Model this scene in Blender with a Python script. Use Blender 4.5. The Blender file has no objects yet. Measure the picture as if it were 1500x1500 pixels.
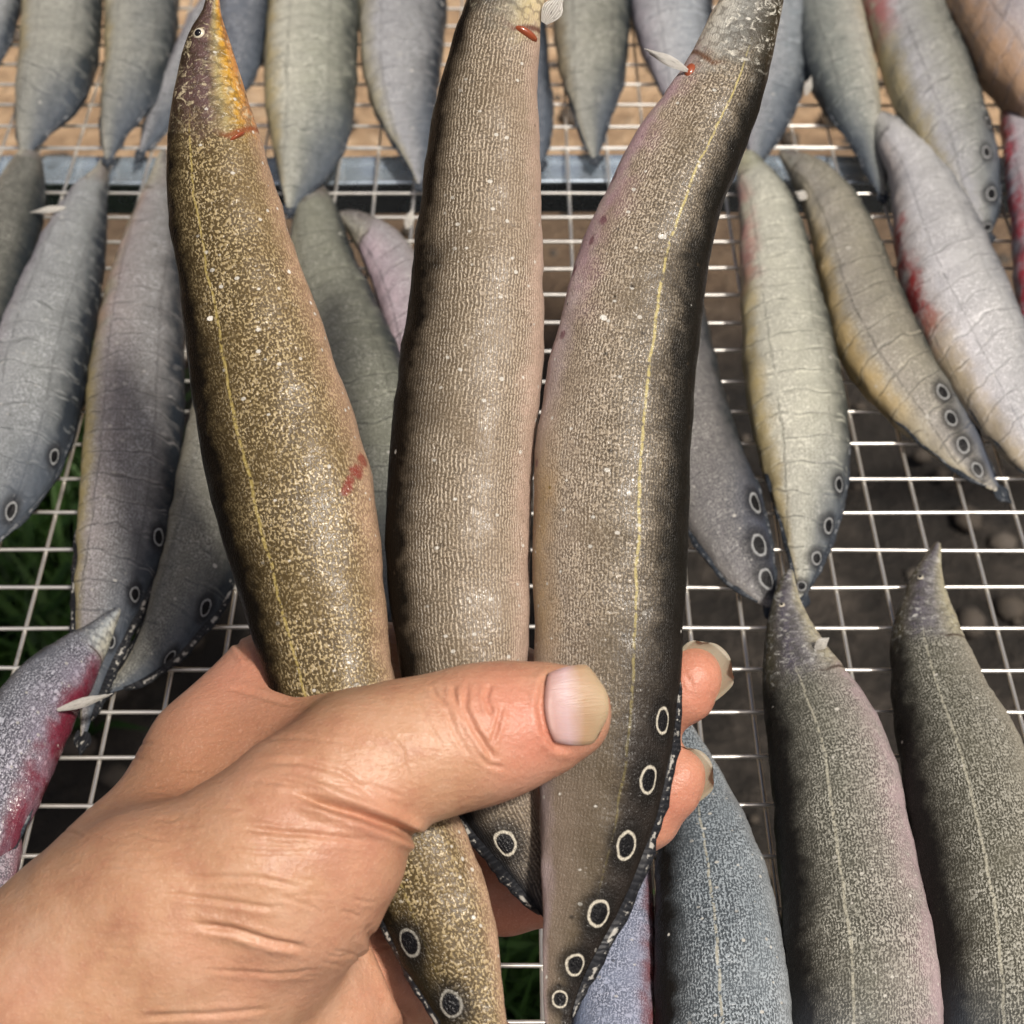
import bpy, math, random
import numpy as np
from mathutils import Vector, noise as mnoise
from mathutils.bvhtree import BVHTree

random.seed(7); np.random.seed(7)
scene = bpy.context.scene
C = scene.collection

# ------------------------------------------------------------------ camera
TH = math.radians(45.3); H = 0.351; F = 2485.0          # F: focal length in pixels of the 1500 px photograph
cd = bpy.data.cameras.new("camera"); cam = bpy.data.objects.new("camera", cd); C.objects.link(cam)
cam.location = (0, 0, H); cam.rotation_euler = (math.pi/2 - TH, 0, 0)
cd.sensor_width = 36.0; cd.lens = 36.0*F/1500.0
cd.clip_start = 0.01; cd.clip_end = 60
cd.dof.use_dof = True; cd.dof.focus_distance = 0.365; cd.dof.aperture_fstop = 26
scene.camera = cam
cy = scene.cycles; cy.max_bounces = 4; cy.diffuse_bounces = 2; cy.glossy_bounces = 2; cy.transparent_max_bounces = 6
cy.use_adaptive_sampling = True; cy.adaptive_threshold = 0.02

# ------------------------------------------------------------------ sky, sun, exposure
SUN_EL, SUN_AZ = math.radians(60), math.radians(140)     # azimuth from +Y, clockwise: behind the photographer, a little to the right
w = bpy.data.worlds.new("World"); scene.world = w; w.use_nodes = True
nt = w.node_tree; bg = nt.nodes["Background"]
sky = nt.nodes.new("ShaderNodeTexSky"); sky.sky_type = 'NISHITA'; sky.sun_disc = False
sky.sun_elevation = SUN_EL; sky.sun_rotation = SUN_AZ; sky.dust_density = 9.0; sky.air_density = 0.6; sky.ozone_density = 1.0
nt.links.new(sky.outputs[0], bg.inputs[0]); bg.inputs[1].default_value = 0.052
sl = bpy.data.lights.new("sun", 'SUN'); sl.energy = 3.2; sl.angle = math.radians(5); sl.color = (1, 0.93, 0.84)
so = bpy.data.objects.new("sun", sl); C.objects.link(so)
sd = Vector((math.sin(SUN_AZ)*math.cos(SUN_EL), math.cos(SUN_AZ)*math.cos(SUN_EL), math.sin(SUN_EL)))
so.rotation_euler = sd.to_track_quat('Z', 'Y').to_euler(); so.location = sd*3
vs = scene.view_settings
vs.view_transform = 'Standard'; vs.look = 'None'; vs.exposure = 0.2; vs.gamma = 1; vs.use_curve_mapping = False

# ------------------------------------------------------------------ geometry helpers
CAM = np.array([0, 0, H]); RT = np.array([1., 0, 0])
FW = np.array([0, math.cos(TH), -math.sin(TH)]); DN = np.array([0, -math.sin(TH), -math.cos(TH)])
def ray(px, py): return FW + (px-750)/F*RT + (py-750)/F*DN
def at_depth(px, py, d): return CAM + d*ray(px, py)
def at_z(px, py, z):
    r = ray(px, py); return CAM + r*((z-H)/r[2])
def to_px(p):
    q = np.asarray(p) - CAM; d = q@FW
    return 750 + F*(q@RT)/d, 750 + F*(q@DN)/d, d

def tag(o, label=None, cat=None, group=None, kind=None):
    for k, v in (("label", label), ("category", cat), ("group", group), ("kind", kind)):
        if v: o[k] = v
    return o
def link(name, me, mat=None, parent=None, origin=None):
    o = bpy.data.objects.new(name, me); C.objects.link(o)
    if mat: me.materials.append(mat)
    if parent: o.parent = parent
    if origin is not None: o.location = origin
    return o
def mesh(name, v, f, smooth=True, uv=None, attrs=None):
    me = bpy.data.meshes.new(name)
    me.from_pydata([tuple(map(float, p)) for p in v], [], f)
    if smooth: me.polygons.foreach_set("use_smooth", [True]*len(me.polygons))
    if uv is not None:
        l = me.uv_layers.new(name="UVMap"); idx = np.empty(len(me.loops), dtype=np.int32); me.loops.foreach_get("vertex_index", idx)
        l.data.foreach_set("uv", np.asarray(uv, dtype=np.float32)[idx].ravel())
    for k, a in (attrs or {}).items():
        at = me.attributes.new(k, 'FLOAT', 'POINT'); at.data.foreach_set("value", np.asarray(a, dtype=np.float32))
    me.update(); return me

# ------------------------------------------------------------------ node helpers
class NB:
    def __init__(s, name):
        s.mat = bpy.data.materials.new(name); s.mat.use_nodes = True
        s.t = s.mat.node_tree; s.b = s.t.nodes["Principled BSDF"]
    def put(s, sock, v):
        if isinstance(v, bpy.types.NodeSocket): s.t.links.new(v, sock)
        elif v is not None:
            if sock.type == 'RGBA' and len(v) == 3: v = (*v, 1)
            sock.default_value = v
    def n(s, typ, ins=None, **pr):
        nd = s.t.nodes.new("ShaderNode"+typ)
        for k, v in pr.items(): setattr(nd, k, v)
        for k, v in (ins or {}).items(): s.put(nd.inputs[k], v)
        return nd
    def m(s, op, a, b=None, c=None, clamp=False):
        nd = s.n("Math", operation=op, use_clamp=clamp)
        for i, v in enumerate((a, b, c)):
            if v is not None: s.put(nd.inputs[i], v)
        return nd.outputs[0]
    def ss(s, x, a, b, lo=0.0, hi=1.0):                     # smoothstep
        nd = s.n("MapRange", interpolation_type='SMOOTHSTEP')
        for i, v in enumerate((x, a, b, lo, hi)): s.put(nd.inputs[i], v)
        return nd.outputs[0]
    def mix(s, f, a, b, blend='MIX'):
        nd = s.n("Mix", data_type='RGBA', blend_type=blend)
        s.put(nd.inputs[0], f); s.put(nd.inputs[6], a); s.put(nd.inputs[7], b); return nd.outputs[2]
    def ramp(s, f, stops, interp='LINEAR'):
        nd = s.n("ValToRGB"); r = nd.color_ramp; r.interpolation = interp
        while len(r.elements) < len(stops): r.elements.new(0.5)
        for e, (p, c) in zip(r.elements, stops): e.position = p; e.color = (*c, 1) if len(c) == 3 else c
        s.put(nd.inputs[0], f); return nd.outputs[0]
    def noise(s, vec, scale, detail=3, rough=0.55, dist=0.0):
        nd = s.n("TexNoise", {"Scale": scale, "Detail": detail, "Roughness": rough, "Distortion": dist})
        if vec is not None: s.put(nd.inputs["Vector"], vec)
        return nd.outputs[0]
    def vor(s, vec, scale, rnd=1.0, feature='F1'):
        nd = s.n("TexVoronoi", {"Scale": scale, "Randomness": rnd}, feature=feature)
        s.put(nd.inputs["Vector"], vec); return nd
    def comb(s, x, y, z=0.0):
        nd = s.n("CombineXYZ")
        for i, v in enumerate((x, y, z)): s.put(nd.inputs[i], v)
        return nd.outputs[0]
    def bump(s, h, strength, dist, normal=None):
        nd = s.n("Bump", {"Height": h, "Strength": strength, "Distance": dist})
        if normal is not None: s.put(nd.inputs["Normal"], normal)
        return nd.outputs[0]
    def attr(s, name): return s.n("Attribute", attribute_name=name).outputs["Fac"]
    def obj(s): return s.n("TexCoord").outputs["Object"]
    def done(s, base=None, rough=None, normal=None, **kw):
        s.put(s.b.inputs["Base Color"], base); s.put(s.b.inputs["Roughness"], rough)
        if normal is not None: s.put(s.b.inputs["Normal"], normal)
        for k, v in kw.items(): s.put(s.b.inputs[k.replace("_", " ")], v)
        return s.mat

# ------------------------------------------------------------------ ground
GZ = -0.30
def ground_mat():
    b = NB("soil"); o = b.n("NewGeometry").outputs["Position"]
    sp = b.n("SeparateXYZ", {0: o})
    a = b.noise(o, 9, 6, 0.65); c = b.noise(o, 55, 5, 0.7); d = b.noise(o, 3.2, 3)
    dark = b.ramp(b.m('ADD', b.m('MULTIPLY', a, 0.6), b.m('MULTIPLY', c, 0.4)),
                  [(0.34, (0.006, 0.005, 0.004)), (0.5, (0.028, 0.023, 0.018)), (0.62, (0.075, 0.062, 0.05)), (0.75, (0.17, 0.15, 0.12))])
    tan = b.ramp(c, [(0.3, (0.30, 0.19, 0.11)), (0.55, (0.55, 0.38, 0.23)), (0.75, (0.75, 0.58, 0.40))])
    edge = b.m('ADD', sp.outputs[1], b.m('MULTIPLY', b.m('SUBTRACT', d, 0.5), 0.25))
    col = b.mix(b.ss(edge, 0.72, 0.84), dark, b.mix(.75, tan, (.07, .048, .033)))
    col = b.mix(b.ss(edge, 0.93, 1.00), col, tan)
    return b.done(col, 0.9, b.bump(b.m('ADD', a, c), 0.8, 0.02))
n = 60
xs = np.linspace(-1, 1, n); ys = np.linspace(-1, 1, n)
gx = np.sign(xs)*np.abs(xs)**2*20; gy = np.sign(ys)*np.abs(ys)**2*20 + 0.6
gv = []; gf = []
for j in range(n):
    for i in range(n):
        z = GZ + 0.02*mnoise.fractal(Vector((gx[i]*4, gy[j]*4, 0)), 1.0, 2.0, 4)
        gv.append((gx[i], gy[j], z))
for j in range(n-1):
    for i in range(n-1): gf.append((j*n+i, j*n+i+1, (j+1)*n+i+1, (j+1)*n+i))
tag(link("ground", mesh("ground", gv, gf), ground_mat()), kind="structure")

def pebble_mat():
    b = NB("pebbles"); o = b.n("NewGeometry").outputs["Position"]
    r = b.n("NewGeometry").outputs["Random Per Island"]
    c = b.ramp(r, [(0, (0.02, 0.018, 0.015)), (0.5, (0.05, 0.043, 0.036)), (0.9, (0.10, 0.09, 0.08)), (1, (0.26, 0.24, 0.2))])
    return b.done(b.mix(b.noise(o, 200, 3), c, (0.1, 0.08, 0.06)), 0.85)
def leaf_mat(name, c0, c1):
    b = NB(name); r = b.n("NewGeometry").outputs["Random Per Island"]
    return b.done(b.ramp(r, [(0, c0), (1, c1)]), 0.6)
pv = []; pf = []
ico = [(0,0,1),(0.89,0,.45),(.28,.85,.45),(-.72,.53,.45),(-.72,-.53,.45),(.28,-.85,.45),(.72,.53,-.45),(-.28,.85,-.45),(-.89,0,-.45),(-.28,-.85,-.45),(.72,-.53,-.45),(0,0,-1)]
icf = [(0,1,2),(0,2,3),(0,3,4),(0,4,5),(0,5,1),(1,6,2),(2,7,3),(3,8,4),(4,9,5),(5,10,1),(2,6,7),(3,7,8),(4,8,9),(5,9,10),(1,10,6),(6,11,7),(7,11,8),(8,11,9),(9,11,10),(10,11,6)]
for k in range(900):
    x, y = random.uniform(-.6, .6), random.uniform(.1, 1.3); r = random.choice([.003, .004, .005, .007, .009])*random.uniform(.7, 1.3)
    z = GZ + 0.02*mnoise.fractal(Vector((x*4, y*4, 0)), 1.0, 2.0, 4); k0 = len(pv)
    sx, sy, sz = random.uniform(.8, 1.4), random.uniform(.8, 1.2), random.uniform(.5, .8)
    for q in ico: pv.append((x+q[0]*r*sx*random.uniform(.8, 1.1), y+q[1]*r*sy*random.uniform(.8, 1.1), z+r*.2+q[2]*r*sz))
    pf += [tuple(k0+i for i in t) for t in icf]
tag(link("pebbles", mesh("pebbles", pv, pf), pebble_mat()), "small grey and brown pebbles strewn over dark soil under the rack", "pebbles", kind="stuff")
gv = []; gf = []
def blade(x, y, h, wd, az, lean):
    z = GZ + 0.02*mnoise.fractal(Vector((x*4, y*4, 0)), 1.0, 2.0, 4) - .003; k0 = len(gv)
    ca, sa = math.cos(az), math.sin(az)
    for i in range(4):
        t = i/3; o = lean*t*t*h; hw = wd*(1-t**2)*.5 + .0002
        for s in (-1, 1): gv.append((x+ca*o-sa*hw*s, y+sa*o+ca*hw*s, z+h*t*(1-.25*lean*t)))
    for i in range(3): gf.append((k0+2*i, k0+2*i+1, k0+2*i+3, k0+2*i+2))
for cx, cy, sp, cnt in ((-.25, .65, .07, 420), (-.235, .55, .05, 220), (-.005, .34, .04, 200), (-.40, .70, .10, 200)):
    for k in range(cnt):
        blade(random.gauss(cx, sp*.5), random.gauss(cy, sp*.5), random.uniform(.03, .09), random.uniform(.003, .007), random.uniform(0, 6.28), random.uniform(.2, 1.1))
tag(link("grass", mesh("grass", gv, gf), leaf_mat("grass", (0.02, 0.065, 0.008), (0.06, 0.14, 0.022))), "green grass tufts growing in dark soil under the rack", "grass", kind="stuff")

# ------------------------------------------------------------------ wire rack and support bar
def steel_mat(name, col, rough):
    b = NB(name); o = b.n("NewGeometry").outputs["Position"]
    c = b.noise(o, 120, 4, 0.6); r = b.noise(o, 30, 3)
    base = b.mix(b.ss(c, 0.55, 0.75), col, tuple(v*.55 for v in col))
    base = b.mix(b.ss(r, 0.66, 0.74, 0, 0.7), base, (0.16, 0.075, 0.03))
    return b.done(base, b.m('ADD', b.m('MULTIPLY', c, 0.25), rough), b.bump(c, 0.2, 0.0005), Metallic=0.8)
wire_m = steel_mat("galvanised_wire", (0.84, 0.82, 0.77), 0.22)
bar_m = steel_mat("aluminium_bar", (0.66, 0.78, 0.90), 0.14)
WR = 0.00060
rack = bpy.data.objects.new("wire_rack", None); C.objects.link(rack); rack.location = (0, .48, -.002)
tag(rack, "galvanised square wire mesh rack carrying the rows of eels", "rack")
X0, X1, Y0, Y1 = -.36, .36, .06, .93
def wire(p0, p1, amp, seed):
    p0 = np.array(p0); p1 = np.array(p1); N = 60; d = (p1-p0)/np.linalg.norm(p1-p0)
    up = np.array([0, 0, 1.]); sd_ = np.cross(d, up); v = []; f = []
    for i in range(N+1):
        t = i/N; c = p0+(p1-p0)*t
        c = c + sd_*amp*mnoise.noise(Vector((t*9, seed*3.7, 0))) + up*amp*.5*mnoise.noise(Vector((t*9, seed*3.7, 9)))
        for k in range(7):
            a = 2*math.pi*k/7; v.append(c + WR*(math.cos(a)*sd_ + math.sin(a)*up))
    for i in range(N):
        for k in range(7): f.append((i*7+k, i*7+(k+1) % 7, (i+1)*7+(k+1) % 7, (i+1)*7+k))
    f += [tuple(range(6, -1, -1)), tuple(N*7+k for k in range(7))]
    return link("wire", mesh("wire", np.array(v)-np.array(rack.location), f), wire_m, rack)
SX, SY = 0.0140, 0.01464
k = 0
for i in range(-40, 60):
    y = .5085 - SY*i
    if Y0 <= y <= Y1 and i != -1:
        wire((X0, y, -WR), (X1, y+random.uniform(-.0006, .0006), -WR), .0007, k); k += 1
for i in range(-40, 40):
    x = .0068 + SX*i
    if X0 <= x <= X1:
        wire((x, Y0, -2.8*WR), (x+random.uniform(-.0006, .0006), Y1, -2.8*WR), .0006, k); k += 1
def box_faces(k0): return [tuple(k0+i for i in q) for q in ((0,1,2,3),(7,6,5,4),(0,4,5,1),(1,5,6,2),(2,6,7,3),(3,7,4,0))]
# folded bar under the mesh: an L profile with rolled edges, spanning the rack
prof = [(.5230, -.0070), (.5222, -.0060), (.5226, -.0050), (.5238, -.0054), (.5372, -.0054), (.5384, -.0046), (.5396, -.0054), (.5396, -.030), (.5378, -.030), (.5378, -.0070), (.5240, -.0070)]
bv = []; bf = []
NP = len(prof)
for i in range(25):
    x = -.42 + .84*i/24
    for (y, z) in prof: bv.append((x, y + .0004*math.sin(x*19), z + .0004*math.sin(x*23+1)))
for i in range(24):
    for j in range(NP): bf.append((i*NP+j, i*NP+(j+1) % NP, (i+1)*NP+(j+1) % NP, (i+1)*NP+j))
bf += [tuple(range(NP)), tuple(24*NP+j for j in range(NP-1, -1, -1))]
tag(link("support_bar", mesh("support_bar", bv, bf), bar_m), "shiny pale blue metal bar running under the wire rack", "bar")

# ------------------------------------------------------------------ eel materials
def eel_mat(P, oc):
    b = NB("eel_skin")
    uvn = b.n("UVMap", uv_map="UVMap"); uv = uvn.outputs[0]
    sx = b.n("SeparateXYZ", {0: uv}); u, v = sx.outputs[0], sx.outputs[1]       # millimetres along, round
    h = b.attr("h"); s = b.attr("s")
    seed = P.get("seed", 0)*37.0
    pos = b.n("VectorMath", {0: uv, 1: (seed, seed*.7, 0)}, operation='ADD').outputs[0]
    big = b.noise(pos, 0.07, 2, 0.6); med = b.noise(pos, 0.35, 2, 0.6); fine = b.noise(b.n('Mapping', {0: pos, 3: P.get('wst', (.8, 1.25, 1))}).outputs[0], P.get('wfreq', 2.5), 1, 0.6)
    t = b.m('MULTIPLY', b.m('SUBTRACT', 1.0, h), 0.5)
    t = b.m('ADD', t, b.m('MULTIPLY', b.m('SUBTRACT', big, 0.5), 0.22))
    t = b.m('ADD', t, b.m('MULTIPLY', b.m('SUBTRACT', med, 0.5), 0.14))
    D, M, B = P["dorsal"], P["mid"], P["belly"]
    DM = tuple(.5*(a+c) for a, c in zip(D, M)); p = P.get("pos", (.06, .22, .5, .82, .97))
    base = b.ramp(t, [(p[0], D), (p[1], DM), (p[2], M), (p[3], P.get("low", tuple(.6*a+.4*c for a, c in zip(M, B)))), (p[4], B)])
    # scales: short dashes in rows
    wob = b.m('MULTIPLY', b.m('SUBTRACT', med, 0.5), 2.2)
    sc = P.get("cell", 1.0)
    cv = b.comb(b.m('ADD', b.m('MULTIPLY', u, 0.80/sc), seed), b.m('MULTIPLY', b.m('ADD', v, wob), 1.0/sc))
    vo = b.vor(cv, 1.0, 0.72); dist = vo.outputs["Distance"]; rc = b.n("SeparateColor", {0: vo.outputs["Color"]}).outputs[0]
    scale = b.m('MULTIPLY', b.ss(dist, 0.50, 0.20), b.ss(b.m('ADD', rc, b.m('MULTIPLY', b.m('SUBTRACT', big, .5), 1.2)), 0.10, 0.75))
    rows = b.m('MULTIPLY', b.ss(b.m('SINE', b.m('MULTIPLY', b.m('ADD', v, b.m('MULTIPLY', wob, .45)), 2*math.pi/(.66*sc))), -0.2, 0.8), b.ss(fine, 0.36, 0.52))
    worm = b.m('MULTIPLY', b.ss(fine, .50, .62), b.ss(med, .30, .55, .35, 1.0))
    sp = b.m('ADD', b.m('MULTIPLY', b.m('MAXIMUM', b.m('MULTIPLY', scale, .75), worm), 1-P.get("rows", .4)), b.m('MULTIPLY', rows, P.get("rows", .4)))
    sp = b.m('MINIMUM', sp, 1.0)
    where = b.m('MULTIPLY', b.ss(t, 0.08, 0.38), b.ss(t, 1.05, 0.80, P.get("bellyscale", .25), 1.0))
    where = b.m('MULTIPLY', where, b.ss(big, 0.25, 0.6, 0.45, 1.0))
    if 'tailsmooth' in P: where = b.m('MULTIPLY', where, b.ss(s, P['tailsmooth']+.10, P['tailsmooth']-.10, .15, 1.0))
    base = b.mix(b.m('MULTIPLY', b.m('MULTIPLY', sp, where), P["scale_amt"]), base, P["scale_col"])
    gapd = b.m('MULTIPLY', b.ss(sp, 0.35, 0.0), where)
    base = b.mix(b.m('MULTIPLY', gapd, P.get("gap", .55)), base, tuple(x*.35 for x in M))
    # dark pores and blotches
    vd = b.vor(pos, 0.38, 1.0); dk = b.ss(vd.outputs["Distance"], 0.20, 0.08)
    rd = b.n("SeparateColor", {0: vd.outputs["Color"]}).outputs[1]
    base = b.mix(b.m('MULTIPLY', b.m('MULTIPLY', dk, b.ss(rd, .6, .7)), P.get("spots", .5)), base, tuple(x*.25 for x in M))
    # blood / pink flush along the belly edge
    if P.get("red_amt", 0) > 0:
        rn = b.noise(pos, 0.11, 3, 0.6)
        rm = b.m('MULTIPLY', b.ss(t, P.get("red_t", (.66, .97))[0], P.get("red_t", (.66, .97))[1]), b.ss(rn, 0.36, 0.58)); lo, hi = P.get("red_s", (0.0, 1.0))
        rm = b.m('MULTIPLY', rm, b.m('MULTIPLY', b.ss(s, lo-.04, lo+.06), b.ss(s, hi+.06, hi-.04)))
        base = b.mix(b.m('MULTIPLY', rm, P["red_amt"]), base, P.get("red", (0.45, 0.10, 0.12)))
    if "yellow" in P:
        lo, hi, am = P["yellow"]
        ym = b.m('MULTIPLY', b.ss(t, 0.80, 0.98), b.m('MULTIPLY', b.ss(s, lo-.06, lo+.06), b.ss(s, hi+.06, hi-.06)))
        base = b.mix(b.m('MULTIPLY', ym, am*.75), base, P.get("ycol", (0.44, 0.34, 0.13)))
    # pressed-in marks of the wire mesh
    imp = None
    if P.get("imprint", 0) > 0:
        off = random.uniform(0, 14); lw = 0.06
        uu = b.m('ADD', b.m('ADD', u, off), b.m('MULTIPLY', b.m('SUBTRACT', big, .5), 9.0))
        uu = b.m('ADD', uu, b.m('MULTIPLY', v, random.uniform(-.12, .12)))
        fx = b.m('ABSOLUTE', b.m('SUBTRACT', b.m('FRACT', b.m('DIVIDE', uu, P.get("pitch", 8.5))), 0.5))
        fy = b.m('ABSOLUTE', b.m('SUBTRACT', b.m('FRACT', b.m('DIVIDE', b.m('ADD', v, b.m('MULTIPLY', wob, .6)), 12.5)), 0.5))
        lines = b.m('MAXIMUM', b.ss(fx, lw, 0.01), b.m('MULTIPLY', b.ss(fy, lw*.6, 0.01), .8))
        imp = b.m('MULTIPLY', lines, b.ss(b.noise(pos, 0.22, 1), 0.30, 0.50))
        base = b.mix(b.m('MULTIPLY', imp, P["imprint"]*.7), base, tuple(x*.22 for x in M))
        side = b.m('MULTIPLY', b.ss(b.m('ABSOLUTE', b.m('SUBTRACT', fx, .09)), 0.05, 0.01), b.ss(b.noise(pos, 0.25, 2), 0.45, 0.6))
        base = b.mix(b.m('MULTIPLY', side, P["imprint"]*.45), base, tuple(min(1, x*1.9+.03) for x in M))
    # lateral line
    if P.get("lat", 0) > 0:
        hl = b.m('ADD', P.get("hl", .33), b.m('MULTIPLY', b.m('SUBTRACT', b.noise(pos, .16, 3), .5), .10))
        lm = b.ss(b.m('ABSOLUTE', b.m('SUBTRACT', h, hl)), 0.030, 0.008)
        lm = b.m('MULTIPLY', lm, b.m('MULTIPLY', b.ss(b.noise(pos, .9, 2), 0.36, 0.52), b.ss(s, .97, .70)))
        lm = b.m('MULTIPLY', lm, b.ss(s, .09, .14))
        base = b.mix(b.m('MULTIPLY', lm, P["lat"]), base, P.get("latcol", (0.50, 0.40, 0.16)))
    # head
    hd = P.get("head", None)
    if hd:
        hl_ = hd["len"]
        sw = b.m('ADD', s, b.m('MULTIPLY', b.m('ABSOLUTE', b.m('SUBTRACT', h, -.35)), .018))
        hm = b.m('MULTIPLY', b.ss(b.m('ADD', sw, b.m('MULTIPLY', b.m('SUBTRACT', med, .5), .06)), hl_+.025, hl_-.030), hd.get('amt', 1.0))
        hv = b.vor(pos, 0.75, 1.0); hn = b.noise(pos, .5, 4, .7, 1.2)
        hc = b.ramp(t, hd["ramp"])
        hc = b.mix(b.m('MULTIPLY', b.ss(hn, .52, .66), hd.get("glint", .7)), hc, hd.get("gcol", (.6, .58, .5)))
        hc = b.mix(b.m('MULTIPLY', b.ss(hv.outputs["Distance"], .45, .75), .5), hc, tuple(x*.3 for x in M))
        base = b.mix(hm, base, hc)
        gl = b.ss(b.m('ABSOLUTE', b.m('SUBTRACT', sw, hl_)), 0.005, 0.0005)
        gl = b.m('MULTIPLY', gl, b.ss(t, .52, .75))
        base = b.mix(b.m('MULTIPLY', gl, .85), base, hd.get("gill", (0.05, 0.03, 0.02)))
    # tail darkening of the pigment and the eye spots
    tl = P.get("tail", None)
    if tl:
        tm = b.m('MULTIPLY', b.ss(s, tl["s"]-.10, tl["s"]+.10), b.ss(t, tl.get('e', (.62, .20))[0], tl.get('e', (.62, .20))[1], tl.get("low", .35), 1.0))
        base = b.mix(b.m('MULTIPLY', tm, tl.get("amt", .85)), base, b.mix(b.m('MULTIPLY', med, .9), tl["col"], tuple(x*2.4 for x in tl["col"])))
    for (cu, cvv, r) in P.get("_st", ()):
        dx = b.m('DIVIDE', b.m('SUBTRACT', u, cu), r); dy = b.m('DIVIDE', b.m('SUBTRACT', v, cvv), r)
        dd = b.m('ADD', b.m('SQRT', b.m('ADD', b.m('MULTIPLY', dx, dx), b.m('MULTIPLY', dy, dy))), b.m('MULTIPLY', b.m('SUBTRACT', med, .5), 1.8))
        base = b.mix(b.ss(dd, 1.3, .5, 0, .75), base, P.get("stcol", (.20, .035, .025)))
    # flecks of slime and scale
    vw = b.vor(pos, 0.16, 1.0); rw = b.n("SeparateColor", {0: vw.outputs["Color"]}).outputs[0]
    fl = b.m('MULTIPLY', b.ss(b.m('ADD', vw.outputs["Distance"], b.m('MULTIPLY', b.m('SUBTRACT', med, .5), .22)), 0.105, 0.070), b.ss(rw, 0.84, 0.86))
    base = b.mix(b.m('MULTIPLY', fl, P.get("fleck", .8)), base, (0.72, 0.70, 0.64))
    # second, finer dots
    vf = vd; rf = b.n("SeparateColor", {0: vf.outputs["Color"]}).outputs[2]
    f2 = b.m('MULTIPLY', b.ss(b.m('ADD', vf.outputs["Distance"], b.m('MULTIPLY', b.m('SUBTRACT', med, .5), .35)), 0.16, 0.10), b.m('MULTIPLY', b.ss(rf, 0.86, 0.88), b.ss(t, .16, .42)))
    base = b.mix(b.m('MULTIPLY', f2, P.get("fleck", .8)*.8), base, (0.62, 0.60, 0.54))
    if oc:
        dmin = None
        for (cu, cvv, r) in oc:
            dx = b.m('DIVIDE', b.m('SUBTRACT', u, cu), r*1.42); dy = b.m('DIVIDE', b.m('SUBTRACT', v, cvv), r)
            dd = b.m('SQRT', b.m('ADD', b.m('MULTIPLY', dx, dx), b.m('MULTIPLY', dy, dy)))
            dmin = dd if dmin is None else b.m('MINIMUM', dmin, dd)
        dmin = b.m('ADD', dmin, b.m('MULTIPLY', b.m('SUBTRACT', med, .5), .35))
        halo = b.ss(dmin, 2.5, 1.1)
        base = b.mix(b.m('MULTIPLY', halo, .8), base, P.get("halo", (0.012, 0.012, 0.014)))
        ring = b.m('MULTIPLY', b.ss(dmin, 1.06, 0.94), b.ss(dmin, 0.72, 0.86))
        base = b.mix(b.m('MULTIPLY', ring, b.ss(fine, .30, .55, .45, .95)), base, P.get("ring", (0.36, 0.37, 0.37)))
        base = b.mix(b.ss(dmin, 0.80, 0.72), base, (0.006, 0.006, 0.007))
    # relief
    hgt = b.m('ADD', b.m('MULTIPLY', sp, 0.5), b.m('MULTIPLY', med, 0.8))
    if imp is not None: hgt = b.m('SUBTRACT', hgt, b.m('MULTIPLY', imp, 1.1*P["imprint"]))
    nrm = b.bump(hgt, P.get("bump", .55), 0.0006)
    rough = b.m('ADD', P.get("rough", .36), b.m('MULTIPLY', b.m('SUBTRACT', med, .5), .35))
    return b.done(base, rough, nrm, Specular_IOR_Level=b.m("ADD", P.get("spec", .12), b.m("MULTIPLY", b.m("MULTIPLY", b.m("ADD", .35, sp), where), .5)))

def fin_mat(name, col, edge, alpha=1.0):
    b = NB(name); s = b.attr("h"); uv = b.n("UVMap", uv_map="UVMap").outputs[0]
    sx = b.n("SeparateXYZ", {0: uv}); n1 = b.noise(uv, .55, 3, .6); n2 = b.noise(uv, .25, 2)
    rays = b.m('SINE', b.m('MULTIPLY', b.m('ADD', sx.outputs[0], b.m('MULTIPLY', n2, 3)), 5.0))
    c = b.mix(b.ss(rays, .2, 1.0, 0, .2), col, tuple(min(1, x*3+.03) for x in col))
    e = b.m('MULTIPLY', b.m('MULTIPLY', b.ss(s, .30, .48), b.ss(s, .90, .66)), b.ss(n1, .52, .60))
    c = b.mix(b.m('MULTIPLY', e, .75), c, edge)
    return b.done(c, .4, b.bump(rays, .12, .0003), Specular_IOR_Level=.2)
fin_dark = fin_mat("fin_dark", (0.014, 0.015, 0.018), (0.55, 0.53, 0.48))
fin_grey = fin_mat("fin_grey", (0.03, 0.036, 0.045), (0.22, 0.23, 0.24))
def pect_mat():
    b = NB("pale_fin"); uv = b.n("UVMap", uv_map="UVMap").outputs[0]; sx = b.n("SeparateXYZ", {0: uv})
    rays = b.m('SINE', b.m('MULTIPLY', sx.outputs[1], 26.0)); n1 = b.noise(uv, 4.0, 3)
    c = b.mix(b.ss(rays, .0, .9), (0.48, 0.46, 0.41), (0.72, 0.70, 0.66)); c = b.mix(b.ss(n1, .6, .7), c, (0.12, 0.11, 0.10))
    return b.done(c, .4, b.bump(rays, .4, .0004), Alpha=.8)
pale_fin = pect_mat()
def plain(name, col, rough, **kw):
    b = NB(name); o = b.obj(); nz = b.noise(o, 900, 3)
    return b.done(b.mix(b.m('MULTIPLY', nz, .5), col, tuple(x*.6 for x in col)), rough, b.bump(nz, .2, .0003), **kw)
eye_m = plain("eye_ring", (0.72, 0.66, 0.52), .15, Coat_Weight=.6)
pupil_m = plain("pupil", (0.006, 0.006, 0.007), .08, Coat_Weight=.8)
gill_m = plain("gill_red", (0.32, 0.075, 0.03), .3, Coat_Weight=.4)
blood_m = plain("blood", (0.16, 0.018, 0.02), .25, Coat_Weight=.5)

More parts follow.
